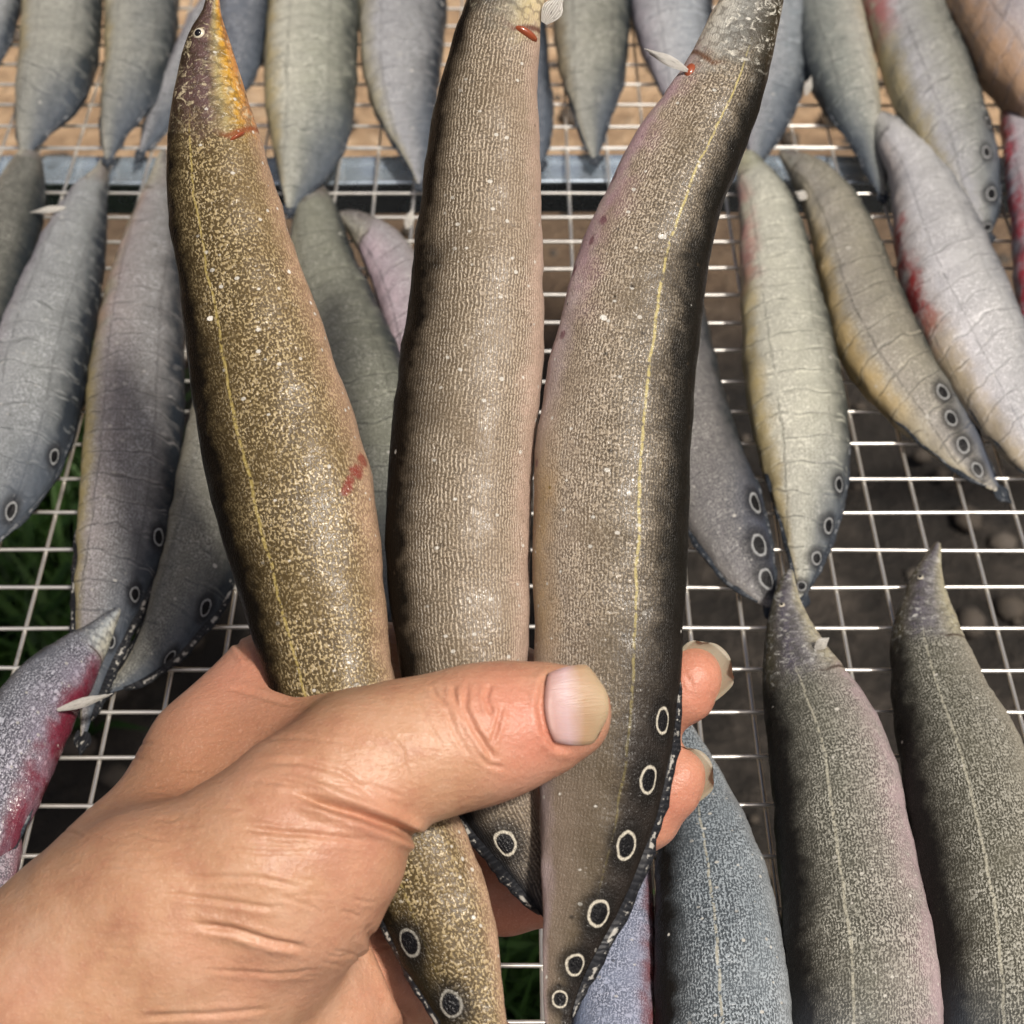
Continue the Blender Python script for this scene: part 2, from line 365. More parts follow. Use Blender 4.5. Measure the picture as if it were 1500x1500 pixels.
# ------------------------------------------------------------------ eel builder
def catmull(pts, n):
    pts = np.array(pts, float); d = np.r_[0, np.cumsum(np.linalg.norm(np.diff(pts[:, :2], axis=0), axis=1))]
    m = np.zeros_like(pts)
    for i in range(len(pts)):
        if 0 < i < len(pts)-1:
            a = (pts[i]-pts[i-1])/(d[i]-d[i-1]); c = (pts[i+1]-pts[i])/(d[i+1]-d[i])
            m[i] = (a*(d[i+1]-d[i]) + c*(d[i]-d[i-1]))/(d[i+1]-d[i-1])
    m[0] = (pts[1]-pts[0])/(d[1]-d[0]); m[-1] = (pts[-1]-pts[-2])/(d[-1]-d[-2])
    m[0, 2] *= 1.6
    # denser sampling towards the two ends so that snout and tail stay round
    q = np.linspace(0, 1, n); q = .75*q + .25*(0.5-0.5*np.cos(math.pi*q))
    x = q*d[-1]; out = []
    for xv in x:
        i = min(np.searchsorted(d, xv, side='right')-1, len(d)-2); hh = d[i+1]-d[i]; t = (xv-d[i])/hh
        out.append((2*t**3-3*t**2+1)*pts[i] + (t**3-2*t**2+t)*hh*m[i] + (-2*t**3+3*t**2)*pts[i+1] + (t**3-t**2)*hh*m[i+1])
    return np.array(out)

class Eel: pass
NA = 48
def build_eel(label, st, dorsal, P, held=None, zo=(0, 0, 0), oc=(), fins=(.60, .98), group=None, tail=True, anal=True, fin=None,
              ratio=.62, finw=1.3, pect=(), eye=None, gill=None, category="fish"):
    N = 110; S = catmull(st, N); S[:, 2] = np.maximum(S[:, 2], 3.0)
    g_ = S.copy()
    for _ in range(14): g_[1:-1] = .5*g_[1:-1] + .25*(g_[:-2]+g_[2:])
    ek = np.clip(np.minimum(np.arange(N), N-1-np.arange(N))/10.0, 0, 1)[:, None]; S = S*(1-ek) + g_*ek
    T = np.gradient(S[:, :2], axis=0); T /= np.linalg.norm(T, axis=1)[:, None]
    for _ in range(3): T[1:-1] = (T[:-2]+2*T[1:-1]+T[2:])/4
    T /= np.linalg.norm(T, axis=1)[:, None]
    p = np.stack([-T[:, 1], T[:, 0]], 1) * (1 if dorsal == 'L' else -1)
    A2 = S[:, :2] + p*S[:, 2:3]/2; B2 = S[:, :2] - p*S[:, 2:3]/2
    q = np.linspace(0, 1, N)
    rat = np.interp(q, [0, .08, .2, .5, .75, .92, 1], [.75, .80, .80, .80, .62, .42, .25])*ratio/.80*1.05
    if held:
        A = np.array([at_depth(x, y, held(x, y, qq)) for (x, y), qq in zip(A2, q)])
        B = np.array([at_depth(x, y, held(x, y, qq)) for (x, y), qq in zip(B2, q)])
    else:
        zc = np.full(N, .010)
        for _ in range(3):
            A = np.array([at_z(x, y, z) for (x, y), z in zip(A2, zc)]); B = np.array([at_z(x, y, z) for (x, y), z in zip(B2, zc)])
            hf = np.linalg.norm(A-B, axis=1)/2
            zc = hf*rat + .0003 + np.interp(q, np.linspace(0, 1, len(zo)), zo)*.001
    cen = (A+B)/2; hf = np.linalg.norm(A-B, axis=1)/2; e1 = (A-B)/(2*hf[:, None])
    tan = np.gradient(cen, axis=0); tan /= np.linalg.norm(tan, axis=1)[:, None]
    nn = np.cross(e1, tan); nn /= np.linalg.norm(nn, axis=1)[:, None]
    view = CAM - cen
    nn *= np.sign((nn*view).sum(1))[:, None]
    L = np.r_[0, np.cumsum(np.linalg.norm(np.diff(cen, axis=0), axis=1))]
    th = hf*rat
    phi = 2*math.pi*np.arange(NA+1)/NA - math.pi/2      # seam at the underside; phi 0 dorsal edge, pi/2 upper face, pi ventral
    v = []; uv = []; ah = []; as_ = []
    sd0 = P.get("seed", 0)*11.3
    for i in range(N):
        for k in range(NA+1):
            c_, s_ = math.cos(phi[k]), math.sin(phi[k])
            cc = math.copysign(abs(c_)**.94, c_); ss = math.copysign(abs(s_)**.90, s_)
            pt = cen[i] + hf[i]*cc*e1[i] + th[i]*ss*nn[i]
            if 0 < i < N-1:
                am = min(.0005 if held else .0006, hf[i]*.05)*mnoise.fractal(Vector((L[i]*110+sd0, cc*1.3, ss*1.3)), .8, 2.0, 3)
                pt = pt + am*(cc*e1[i] + ss*nn[i])
            v.append(pt); uv.append((L[i]*1000, (phi[k]-math.pi/2)*hf[i]*1000*(.5+.5*ratio)*1.0))
            ah.append(c_); as_.append(L[i]/L[-1])
    W = NA+1; f = []
    flip = np.dot(np.cross(e1[N//2], nn[N//2]), tan[N//2]) > 0
    for i in range(N-1):
        for k in range(NA):
            a = (i*W+k, i*W+k+1, (i+1)*W+k+1, (i+1)*W+k); f.append(a if flip else a[::-1])
    for i0, sgn in ((0, -1), (N-1, 1)):
        v.append(cen[i0] + tan[i0]*sgn*hf[i0]*.6); ci = len(v)-1
        uv.append((L[i0]*1000, 0)); ah.append(0); as_.append(L[i0]/L[-1])
        for k in range(NA):
            a = (i0*W+k+1, i0*W+k, ci) if sgn < 0 else (i0*W+k, i0*W+k+1, ci)
            f.append(a if flip else a[::-1])
    V = np.array(v); base = V.mean(0).copy(); base[2] = V[:, 2].min() if not held else base[2]
    root = bpy.data.objects.new("spiny_eel", None); C.objects.link(root); root.location = base; root.empty_display_size = .02
    tag(root, label, category, group)
    # surface lookup by picture position
    qv = V[:N*W]; D = (qv-CAM)@FW; PX = 750+F*((qv-CAM)@RT)/D; PY = 750+F*((qv-CAM)@DN)/D
    up = np.tile(np.sin(phi) > -.15, N)
    UV = np.array(uv)
    def surf(x, y):
        d2 = (PX-x)**2+(PY-y)**2 + np.where(up, 0, 1e9); ix = np.argsort(d2)[:4]; wt = 1/(d2[ix]+1.0); wt /= wt.sum()
        i = ix[0]//W; k = ix[0] % W
        nrm = math.cos(phi[k])/1.0*e1[i]*th[i] + math.sin(phi[k])*nn[i]*hf[i]; nrm /= np.linalg.norm(nrm)
        return (qv[ix]*wt[:, None]).sum(0), nrm, tan[i], (UV[ix]*wt[:, None]).sum(0), D[ix[0]]
    ocl = []
    for o in oc:
        _, _, _, c2, dd = surf(o[0], o[1]); ocl.append((c2[0], c2[1], o[2]*(.92 if held else .86)*dd/F*1000))
    P["_st"] = []
    for o in P.get("stains", ()):
        _, _, _, c2, dd = surf(o[0], o[1]); P["_st"].append((c2[0], c2[1], o[2]*dd/F*1000))
    body = link("body", mesh("body", V-base, f, uv=uv, attrs={"h": ah, "s": as_}), eel_mat(P, ocl), root)
    fm = fin or fin_grey
    def strip(name, sgn, lo, hi, wmm, amp):
        i0, i1 = int(lo*(N-1)), int(hi*(N-1)); rows = []; uvs = []; hs = []; ff = []; n_ = i1-i0+1
        for j, i in enumerate(range(i0, i1+1)):
            tt = j/(n_-1); ww = wmm*.001*min(1, tt*5+.1)*min(1, (1-tt)*6+.25)*(1+.10*math.sin(L[i]*600+sd0)+.08*math.sin(L[i]*1700))
            wav = amp*.001*math.sin(L[i]*420+sd0)*.6
            for si, m_ in enumerate((0, .5, 1)):
                for z_ in (1, -1):
                    c0 = cen[i] + sgn*e1[i]*(hf[i]*.95 + ww*m_) + nn[i]*(z_*(.0005*(1-m_)+.00012) + wav*m_ + th[i]*.10*(1-m_))
                    rows.append(c0); uvs.append((L[i]*1000, m_*wmm)); hs.append(m_)
        for j in range(n_-1):
            a = j*6; b_ = a+6
            for (x1, x2) in ((0, 2), (2, 4), (4, 5), (5, 3), (3, 1)):
                ff.append((a+x1, a+x2, b_+x2, b_+x1))
        ff += [(0, 1, 3, 2), (2, 3, 5, 4)]; e = (n_-1)*6; ff += [(e+2, e+3, e+1, e), (e+4, e+5, e+3, e+2)]
        link(name, mesh(name, np.array(rows)-base, ff, uv=uvs, attrs={"h": hs}), fm, root)
    if fins:
        strip("dorsal_fin", 1, fins[0], fins[1], finw, .8)
        if anal: strip("anal_fin", -1, fins[0]+.03, fins[1], finw*.8, .8)
    if tail:
        i = N-2; hw0 = max(hf[i], .0016); rows = []; uvs = []; hs = []; ff = []
        K = 7; J = 7
        for z_ in (1, -1):
            for a in range(K):
                tt = a/(K-1); hw = hw0*(1+.7*math.sin(tt*math.pi*.75))*(1-.75*tt**3); ln = tt*.0075
                for c in range(J):
                    x = -1+2*c/(J-1)
                    rows.append(cen[i] + tan[i]*(ln*(1-.28*x*x*tt)) + e1[i]*hw*x + nn[i]*(z_*.00014 + .0003*math.sin(x*5+tt*4)))
                    uvs.append((x*3+tt*4, tt*3)); hs.append(max(tt, abs(x)*tt))
        for z_ in range(2):
            for a in range(K-1):
                for c in range(J-1):
                    o_ = z_*K*J+a*J+c; t4 = (o_, o_+1, o_+J+1, o_+J); ff.append(t4 if z_ == 0 else t4[::-1])
        link("tail_fin", mesh("tail_fin", np.array(rows)-base, ff, uv=uvs, attrs={"h": hs}), fm, root)
    for (bx, by, tx, ty, wpx) in pect:
        p0, n0, t0, _, dd = surf(bx, by); dd = dd - .001
        p0 = at_depth(bx, by, dd); p1 = at_depth(tx, ty, dd); ax = p1-p0; ln = np.linalg.norm(ax); ax /= ln
        sdv = np.cross(ax, FW); sdv /= np.linalg.norm(sdv); hw = wpx*dd/F/2; rows = []; uvs = []; ff = []
        for z_ in (1, -1):
            for a in range(7):
                tt = a/6; ww = hw*(.35+.9*math.sin(min(1, tt*1.15)*2.6))*(1-.55*tt**4)
                for c in range(7):
                    x = -1+2*c/6
                    rows.append(p0 + ax*ln*tt*(1-.12*abs(x)*tt + .05*math.sin(c*2.1)*tt) + sdv*ww*x + FW*(z_*.00012 + .0010*x*x*tt - .001*math.sin(tt*2.5)))
                    uvs.append((tt, x))
        for z_ in range(2):
            for a in range(6):
                for c in range(6):
                    o_ = z_*49+a*7+c; t4 = (o_, o_+1, o_+8, o_+7); ff.append(t4 if z_ == 0 else t4[::-1])
        link("pectoral_fin", mesh("pectoral_fin", np.array(rows)-base, ff, uv=uvs), pale_fin, root)
    def dome(name, x, y, rx, ry, hgt, mat, parent, rot=0.0, lift=0.0, org=base):
        p0, n0, t0, _, dd = surf(x, y); a1 = np.cross(n0, t0); a1 /= np.linalg.norm(a1); a2 = np.cross(n0, a1)
        a1, a2 = a1*math.cos(rot)+a2*math.sin(rot), a2*math.cos(rot)-a1*math.sin(rot)
        rx, ry = rx*dd/F, ry*dd/F; rows = [p0+n0*(hgt+lift)]; ff = []; R = 6; Q = 20
        for a in range(1, R+1):
            r = a/R
            for c in range(Q):
                an = 2*math.pi*c/Q; rows.append(p0 + a1*rx*r*math.cos(an) + a2*ry*r*math.sin(an) + n0*(lift + hgt*(1-r*r) - (.0006 if lift < .0003 else .0001)*(a == R)))
        for c in range(Q): ff.append((0, 1+c, 1+(c+1) % Q))
        for a in range(R-1):
            for c in range(Q): ff.append((1+a*Q+c, 1+(a+1)*Q+c, 1+(a+1)*Q+(c+1) % Q, 1+a*Q+(c+1) % Q))
        return link(name, mesh(name, np.array(rows)-org, ff), mat, parent)
    if eye:
        e = dome("eye", eye[0], eye[1], eye[2], eye[2], eye[2]*.00006, eye_m, root, lift=.0001)
        dome("pupil", eye[0], eye[1], eye[2]*.58, eye[2]*.58, eye[2]*.00003, pupil_m, e, lift=.00015+eye[2]*.000045)
    if gill:
        for g in gill: dome("gill_opening", g[0], g[1], g[2], g[3], .0009, gill_m if len(g) < 6 else blood_m, root, rot=g[4])
    return root

# ------------------------------------------------------------------ colour sets
def mk(base, **kw): d = dict(base); d.update(kw); return d
SEED = [0]
def sd_(): SEED[0] += 1; return SEED[0]
GREY = dict(dorsal=(0.022, 0.027, 0.030), mid=(0.31, 0.315, 0.28), low=(0.44, 0.435, 0.38), belly=(0.42, 0.38, 0.28), scale_col=(0.52, 0.52, 0.46),
            scale_amt=.6, imprint=.75, rows=.2, gap=.65, rough=.36, fleck=.6, spots=.5, bump=.5, lat=0, pos=(.05, .20, .40, .75, .97),
            tail=dict(s=.80, col=(0.05, 0.06, 0.075), amt=.75))
PALE = mk(GREY, mid=(0.50, 0.50, 0.41), low=(0.62, 0.61, 0.51), belly=(0.55, 0.48, 0.33), scale_col=(0.75, 0.75, 0.67), dorsal=(0.05, 0.055, 0.05))
BLUE = mk(GREY, mid=(0.31, 0.325, 0.325), low=(0.46, 0.46, 0.48), belly=(0.42, 0.38, 0.42), scale_col=(0.55, 0.57, 0.60), dorsal=(0.020, 0.025, 0.032))
HEADG = dict(len=.13, ramp=[(.1, (0.10, 0.09, 0.08)), (.4, (0.20, 0.18, 0.17)), (.75, (0.42, 0.40, 0.33)), (1, (0.50, 0.45, 0.32))], glint=.6, gcol=(.6, .6, .55))
HEADB = dict(len=.27, ramp=[(.1, (0.09, 0.08, 0.05)), (.35, (0.09, 0.08, 0.11)), (.6, (0.20, 0.19, 0.20)), (.85, (0.42, 0.39, 0.26)), (1, (0.50, 0.45, 0.30))], glint=.8, gcol=(.66, .66, .62), amt=.85)
GR = "eels lying on the wire rack"
def rackfish(label, st, dorsal, P, **kw): return build_eel(label, st, dorsal, mk(P, seed=sd_()), group=GR, **kw)

# far row, tails towards the photographer
top = lambda x, w: [(x+6, -118, 16), (x+5, -95, w*.55), (x+3, -60, w*.88)]
rackfish("grey eel cut by the rack's far corner, left of the yellow-edged eel", [(-30, -150, 30), (-15, -90, 90), (-8, -20, 85), (-12, 40, 66), (-24, 88, 44), (-40, 130, 14)], 'R', BLUE)
rackfish("grey eel with thin yellow belly edge, tail ending over a dark snout", top(95, 112)+[(93, 0, 116), (89, 50, 117), (82, 100, 113), (63, 150, 86), (46, 190, 48), (37, 226, 16)], 'R', mk(GREY, yellow=(.2, .8, .7)), zo=(0, 0, 5))
rackfish("slate grey eel whose narrow tail touches a pointed snout with a white fin", top(208, 104)+[(208, 0, 108), (206, 55, 105), (200, 100, 95), (182, 150, 70), (165, 195, 36), (159, 232, 12)], 'R', mk(GREY, yellow=(.3, .85, .6), mid=(0.19, 0.20, 0.19)), zo=(0, 0, 5))
rackfish("small grey tail poking out behind the held brown head, left side", [(330, -10, 20), (312, 30, 60), (290, 80, 64), (262, 130, 56), (236, 172, 42), (208, 222, 10)], 'R', mk(BLUE, mid=(.15, .16, .17)))
rackfish("dark blue-grey eel showing beside the held fish's yellow cheek", top(362, 84)+[(360, 0, 84), (358, 50, 74), (354, 95, 50), (350, 140, 12)], 'R', mk(BLUE, mid=(.09, .105, .13), low=(.13, .15, .19), belly=(.15, .15, .16), imprint=.3), zo=(4, 2, 2))
rackfish("pale olive eel with bright yellow belly edge and blunt tail over the metal bar", top(462, 126)+[(461, 0, 132), (457, 60, 135), (454, 130, 136), (452, 200, 114), (444, 240, 84), (432, 280, 40), (426, 304, 14)], 'R', mk(PALE, mid=(.30, .31, .25), yellow=(.1, .95, .9)), zo=(0, 0, 7))
rackfish("lavender grey eel with cream belly edge, tail crossing the metal bar", top(590, 126)+[(590, 0, 129), (589, 60, 123), (588, 100, 115), (591, 140, 99), (601, 190, 68), (612, 240, 30), (616, 268, 10)], 'R', mk(BLUE, mid=(.27, .275, .28), belly=(.5, .45, .3)), zo=(0, 0, 4))
rackfish("dark narrow eel tail beside the middle held fish, above the metal bar", [(745, -60, 20), (752, -20, 70), (762, 50, 78), (772, 120, 68), (784, 180, 48), (792, 236, 12)], 'R', mk(BLUE, mid=(.07, .085, .11), low=(.09, .10, .13), imprint=.2))
rackfish("grey-green eel with brown belly edge and forked-looking tail end above the bar", top(867, 108)+[(868, 0, 114), (867, 60, 110), (869, 120, 90), (868, 160, 58), (868, 200, 32), (872, 230, 12)], 'R', mk(GREY, mid=(.20, .205, .17), yellow=(.2, .8, .6), ycol=(.30, .2, .08)))
rackfish("light blue-grey eel behind the white breast fin of the right held fish", top(980, 114)+[(983, 0, 120), (992, 60, 108), (1003, 120, 78), (1012, 165, 40), (1018, 195, 10)], 'R', mk(BLUE, mid=(.30, .33, .36)))
rackfish("blue-grey eel tail with pale fin beside the right held fish's head", top(1132, 108)+[(1140, 0, 112), (1144, 70, 96), (1135, 130, 78), (1120, 185, 54), (1104, 240, 16)], 'R', mk(BLUE, mid=(.20, .23, .25)), pect=[(1180, 140, 1188, 112, 10)], zo=(0, 0, 3))
rackfish("grey-green eel with dark left back, tail bending down past a white-throated snout", [(1175, -118, 16), (1182, -90, 60), (1190, -50, 92), (1205, 0, 106), (1219, 60, 104), (1239, 120, 94), (1255, 165, 72), (1270, 205, 44), (1283, 245, 32), (1292, 285, 10)], 'L', mk(GREY, mid=(.22, .24, .22), dorsal=(.07, .08, .085)), zo=(0, 0, 2))
rackfish("eel with pink and yellow belly edge and faint eye spots on its dark tail", [(1275, -118, 16), (1284, -90, 70), (1302, -50, 108), (1324, 0, 120), (1342, 60, 120), (1364, 120, 122), (1393, 190, 112), (1418, 245, 92), (1437, 298, 56), (1446, 346, 14)], 'R', mk(GREY, mid=(.28, .285, .25), low=(.46, .46, .50), red_amt=.8, red_s=(.1, .5), yellow=(.5, .85, .6)), oc=[(1443, 185, 8), (1446, 223, 8), (1453, 284, 9), (1447, 333, 7)], zo=(0, 0, 4))
rackfish("lavender eel with orange belly edge at the rack's far right corner", [(1400, -140, 60), (1430, -70, 140), (1473, 10, 155), (1525, 85, 145), (1585, 155, 115), (1650, 215, 50)], 'R', mk(BLUE, mid=(.30, .29, .33), low=(.42, .36, .36), belly=(.55, .38, .25), yellow=(.2, .9, .5), ycol=(.5, .26, .12)))
rackfish("white-lavender eel with blood red belly edge below the orange-edged eel", [(1473, 128, 14), (1486, 165, 46), (1500, 205, 66), (1513, 265, 78), (1527, 335, 92), (1540, 430, 104), (1556, 540, 105), (1575, 660, 60)], 'R', mk(BLUE, mid=(.38, .37, .42), red_amt=1.0, red_t=(.72, .95), red=(.36, .04, .06), low=(.5, .42, .45), head=HEADG), pect=[(1466, 160, 1455, 128, 12)])

# near row, heads away from the photographer
rackfish("dark olive-grey eel with blunt dark snout under a yellow-edged tail", [(44, 212, 14), (40, 245, 50), (26, 300, 80), (2, 370, 94), (-22, 440, 96), (-45, 520, 90), (-70, 620, 50)], 'R', mk(GREY, mid=(.10, .10, .085), low=(.16, .155, .13), imprint=.4, head=HEADG), oc=())
rackfish("blue-grey eel with pointed dark snout, long white fin and two tail eye spots", [(153, 234, 10), (146, 262, 30), (131, 290, 56), (119, 330, 80), (104, 380, 102), (89, 430, 116), (70, 490, 132), (53, 560, 142), (38, 630, 138), (18, 690, 120), (-8, 745, 86), (-45, 810, 30)], 'R',
         mk(BLUE, mid=(.27, .285, .28), low=(.36, .37, .38), imprint=.65, head=HEADG, spots=.8), oc=[(80, 668, 10), (16, 748, 11)], pect=[(96, 304, 44, 312, 9)])
rackfish("pinkish-grey eel with yellow belly stripe, lying between blue-grey eel and held fish", [(240, 222, 10), (236, 262, 34), (230, 310, 62), (222, 360, 88), (215, 410, 106), (209, 460, 122), (203, 520, 136), (199, 590, 144), (195, 660, 145), (187, 733, 143), (176, 807, 129), (160, 870, 102), (147, 925, 76), (138, 975, 48), (129, 1030, 24), (122, 1078, 8)], 'R',
         mk(BLUE, mid=(.23, .22, .21), low=(.36, .31, .30), belly=(.45, .38, .2), imprint=.7, yellow=(.5, .92, .8), red_amt=.4, red_s=(.1, .45), red=(.5, .3, .3), head=HEADG), oc=[(233, 787, 11), (198, 870, 10), (163, 938, 9)], finw=2.4, fin=fin_dark, fins=(.58, .97))
rackfish("olive-grey eel half hidden behind the left held fish, tail with clear eye spots", [(375, 420, 30), (372, 480, 90), (362, 560, 130), (347, 630, 142), (328, 700, 136), (310, 770, 126), (288, 840, 112), (262, 898, 90), (232, 945, 64), (198, 983, 38), (160, 1010, 12)], 'R',
         mk(GREY, mid=(.20, .195, .16), low=(.25, .24, .20), imprint=.5, scale_amt=.6, gap=.6), oc=[(302, 890, 11), (250, 962, 9)], finw=2.2, fin=fin_dark, fins=(.62, .97), zo=(0, 0, 0))
rackfish("grey-green eel with fine crackled skin between the left and middle held fish", [(460, 268, 16), (462, 300, 56), (466, 345, 80), (477, 400, 96), (492, 450, 116), (509, 510, 136), (526, 570, 148), (540, 630, 148), (549, 700, 138), (553, 780, 112), (552, 860, 70), (550, 930, 20)], 'R',
         mk(GREY, mid=(.21, .215, .165), low=(.27, .27, .21), belly=(.36, .34, .24), imprint=.7, gap=.7, scale_amt=.6, head=mk(HEADG, len=.10)))
rackfish("pink-bellied eel with cream throat squeezed beside the middle held fish", [(498, 315, 10), (528, 334, 40), (558, 364, 64), (584, 408, 80), (606, 462, 92), (622, 530, 98), (634, 610, 98), (642, 700, 84), (645, 780, 30)], 'R',
         mk(BLUE, mid=(.36, .32, .33), low=(.52, .40, .45), belly=(.56, .42, .46), imprint=.8, dorsal=(.16, .15, .14), head=mk(HEADG, len=.16)), pect=[(596, 335, 604, 306, 12)])
rackfish("dark purple-grey eel tail with three large eye spots beside the right held fish", [(960, 330, 20), (968, 390, 80), (980, 460, 100), (995, 540, 110), (1012, 620, 118), (1034, 690, 122), (1058, 748, 118), (1082, 803, 96), (1106, 848, 62), (1128, 886, 16)], 'R',
         mk(GREY, mid=(.16, .15, .15), low=(.20, .185, .185), belly=(.22, .20, .18), imprint=.25, scale_amt=.6, tail=dict(s=.78, col=(.03, .035, .05), amt=.85)), oc=[(1106, 738, 13), (1112, 799, 14), (1124, 848, 13)], finw=1.6)
rackfish("pale yellowish-green eel with pink and yellow belly edge, tail tip on a snout", [(1094, 226, 22), (1104, 262, 54), (1121, 300, 80), (1131, 345, 96), (1140, 405, 112), (1150, 480, 128), (1162, 560, 141), (1173, 630, 140), (1182, 690, 122), (1185, 750, 94), (1183, 800, 62), (1179, 840, 32), (1175, 874, 12)], 'R',
         mk(PALE, yellow=(.4, .95, .9), red_amt=.8, red_s=(.08, .42), red=(.50, .22, .20), imprint=.7, head=mk(HEADG, len=.10, ramp=[(.1, (.15, .15, .11)), (.5, (.40, .40, .28)), (1, (.55, .52, .34))])), oc=[(1229, 710, 9), (1214, 770, 10), (1197, 817, 9), (1174, 857, 7)])
rackfish("grey-brown eel with yellow belly line and a row of four tail eye spots", [(1144, 224, 10), (1166, 243, 34), (1191, 265, 54), (1221, 314, 82), (1243, 370, 98), (1259, 424, 108), (1277, 478, 118), (1302, 528, 113), (1336, 573, 98), (1375, 617, 84), (1410, 660, 62), (1436, 692, 36), (1460, 716, 10)], 'R',
         mk(PALE, mid=(.29, .27, .21), low=(.38, .35, .31), scale_col=(.5, .48, .4), yellow=(.3, .8, .8), ycol=(.5, .33, .10), imprint=.8, tail=dict(s=.84, col=(.05, .06, .085), amt=.8), head=mk(HEADG, len=.10)), oc=[(1381, 573, 10), (1394, 612, 10), (1411, 652, 10), (1432, 688, 9)], pect=[(1182, 290, 1164, 282, 12)])
rackfish("white-lavender thick eel with red blood streak on its belly edge", [(1275, 168, 12), (1303, 198, 50), (1335, 242, 72), (1358, 300, 106), (1377, 365, 134), (1402, 436, 144), (1445, 523, 136), (1492, 600, 116), (1540, 672, 84), (1585, 730, 30)], 'R',
         mk(BLUE, mid=(.52, .52, .52), low=(.68, .67, .70), belly=(.60, .52, .48), scale_col=(.7, .7, .7), dorsal=(.12, .13, .14), red_amt=1.0, red_t=(.84, .98), red_s=(.36, .66), red=(.36, .04, .04), yellow=(.66, .95, .7), imprint=.6, head=mk(HEADG, len=.12, ramp=[(.1, (.2, .2, .2)), (.5, (.5, .5, .5)), (1, (.6, .58, .5))])), tail=False)
# lower left
rackfish("silvery purple eel with bloody belly and white spike fin, snout over two dark tails", [(174, 892, 8), (158, 912, 26), (136, 940, 48), (98, 984, 84), (52, 1040, 112), (20, 1100, 126), (-6, 1160, 122), (-30, 1225, 104), (-60, 1310, 60)], 'L',
         mk(BLUE, mid=(.19, .195, .23), low=(.27, .23, .30), belly=(.24, .10, .14), scale_col=(.62, .64, .70), scale_amt=.75, gap=.9, cell=1.3, imprint=0, red_amt=1.0, red=(.17, .02, .04), red_t=(.74, .98), red_s=(.2, .9), rough=.25, bump=.8, head=mk(HEADG, len=.20, ramp=[(.1, (.06, .06, .06)), (.35, (.16, .17, .19)), (.7, (.45, .48, .48)), (1, (.58, .56, .45))])),
         zo=(7, 3, 0), pect=[(84, 1040, 166, 1016, 12)], tail=False)
rackfish("round silvery dark-red head below the bloody purple eel", [(12, 1202, 22), (8, 1228, 50), (-2, 1272, 58), (-14, 1325, 64), (-30, 1400, 60)], 'L', mk(BLUE, mid=(.30, .30, .34), low=(.26, .14, .18), belly=(.22, .08, .10), scale_amt=.7, gap=.9, imprint=0, cell=1.4), tail=False, fins=None)
# lower right, heads up
BIG = mk(GREY, dorsal=(.012, .011, .010), mid=(.135, .132, .105), low=(.27, .25, .22), belly=(.42, .36, .36), scale_col=(.50, .49, .42), scale_amt=.8, gap=.8, wfreq=2.0, imprint=0, lat=.65, hl=.28, latcol=(.5, .48, .38), rows=.3, pos=(.09, .27, .46, .78, 1.0), fleck=.9, rough=.34, cell=.85)
rackfish("blue-grey speckled eel whose head lies under the fingers with long nails", [(985, 1035, 14), (997, 1075, 44), (1010, 1128, 76), (1024, 1190, 116), (1035, 1250, 150), (1045, 1320, 174), (1054, 1400, 192), (1060, 1480, 200), (1066, 1580, 200), (1072, 1700, 160), (1078, 1800, 60)], 'L',
         mk(BIG, mid=(.12, .145, .165), low=(.24, .275, .30), belly=(.33, .35, .36), scale_col=(.46, .52, .56), hl=.10), tail=False, fins=None)
rackfish("thick olive-grey eel with pinkish belly, violet cheek and a lone square fleck", [(1158, 836, 8), (1153, 860, 28), (1151, 888, 46), (1153, 915, 64), (1160, 950, 88), (1171, 988, 114), (1188, 1035, 142), (1205, 1080, 164), (1220, 1130, 183), (1232, 1210, 193), (1245, 1300, 206), (1258, 1380, 222), (1266, 1460, 226), (1270, 1560, 215), (1272, 1680, 170), (1272, 1800, 60)], 'L',
         mk(BIG, belly=(.50, .42, .42), low=(.33, .29, .265), red_amt=.35, red=(.48, .32, .36), red_s=(.15, .8), head=HEADB, hl=.22), zo=(6, 0, 0), eye=(1145, 886, 5), pect=[(1194, 950, 1214, 934, 14)], tail=False, fins=None)
rackfish("dark olive eel with pale lateral line and brown snout at the rack's right side", [(1374, 796, 8), (1367, 818, 24), (1360, 840, 42), (1355, 872, 64), (1354, 908, 92), (1360, 960, 116), (1378, 1030, 142), (1397, 1085, 166), (1414, 1140, 186), (1432, 1210, 196), (1450, 1300, 202), (1466, 1380, 204), (1475, 1460, 206), (1482, 1570, 200), (1486, 1700, 150), (1488, 1800, 60)], 'L',
         mk(BIG, mid=(.12, .115, .085), low=(.24, .225, .18), belly=(.36, .33, .26), hl=.18, head=mk(HEADB, len=.25)), eye=(1348, 845, 5), tail=False, fins=None)
rackfish("lavender-blue blood-spotted eel under the tail of the right held fish", [(938, 1232, 16), (930, 1275, 50), (916, 1335, 88), (904, 1410, 114), (898, 1500, 124), (893, 1600, 124), (888, 1720, 90), (886, 1800, 40)], 'L',
         mk(BLUE, dorsal=(.10, .13, .20), mid=(.24, .28, .38), low=(.28, .30, .40), belly=(.22, .12, .13), scale_col=(.55, .58, .70), scale_amt=.6, gap=.8, imprint=0, red_amt=.8, red=(.16, .03, .03), spots=.9), tail=False, fins=None)

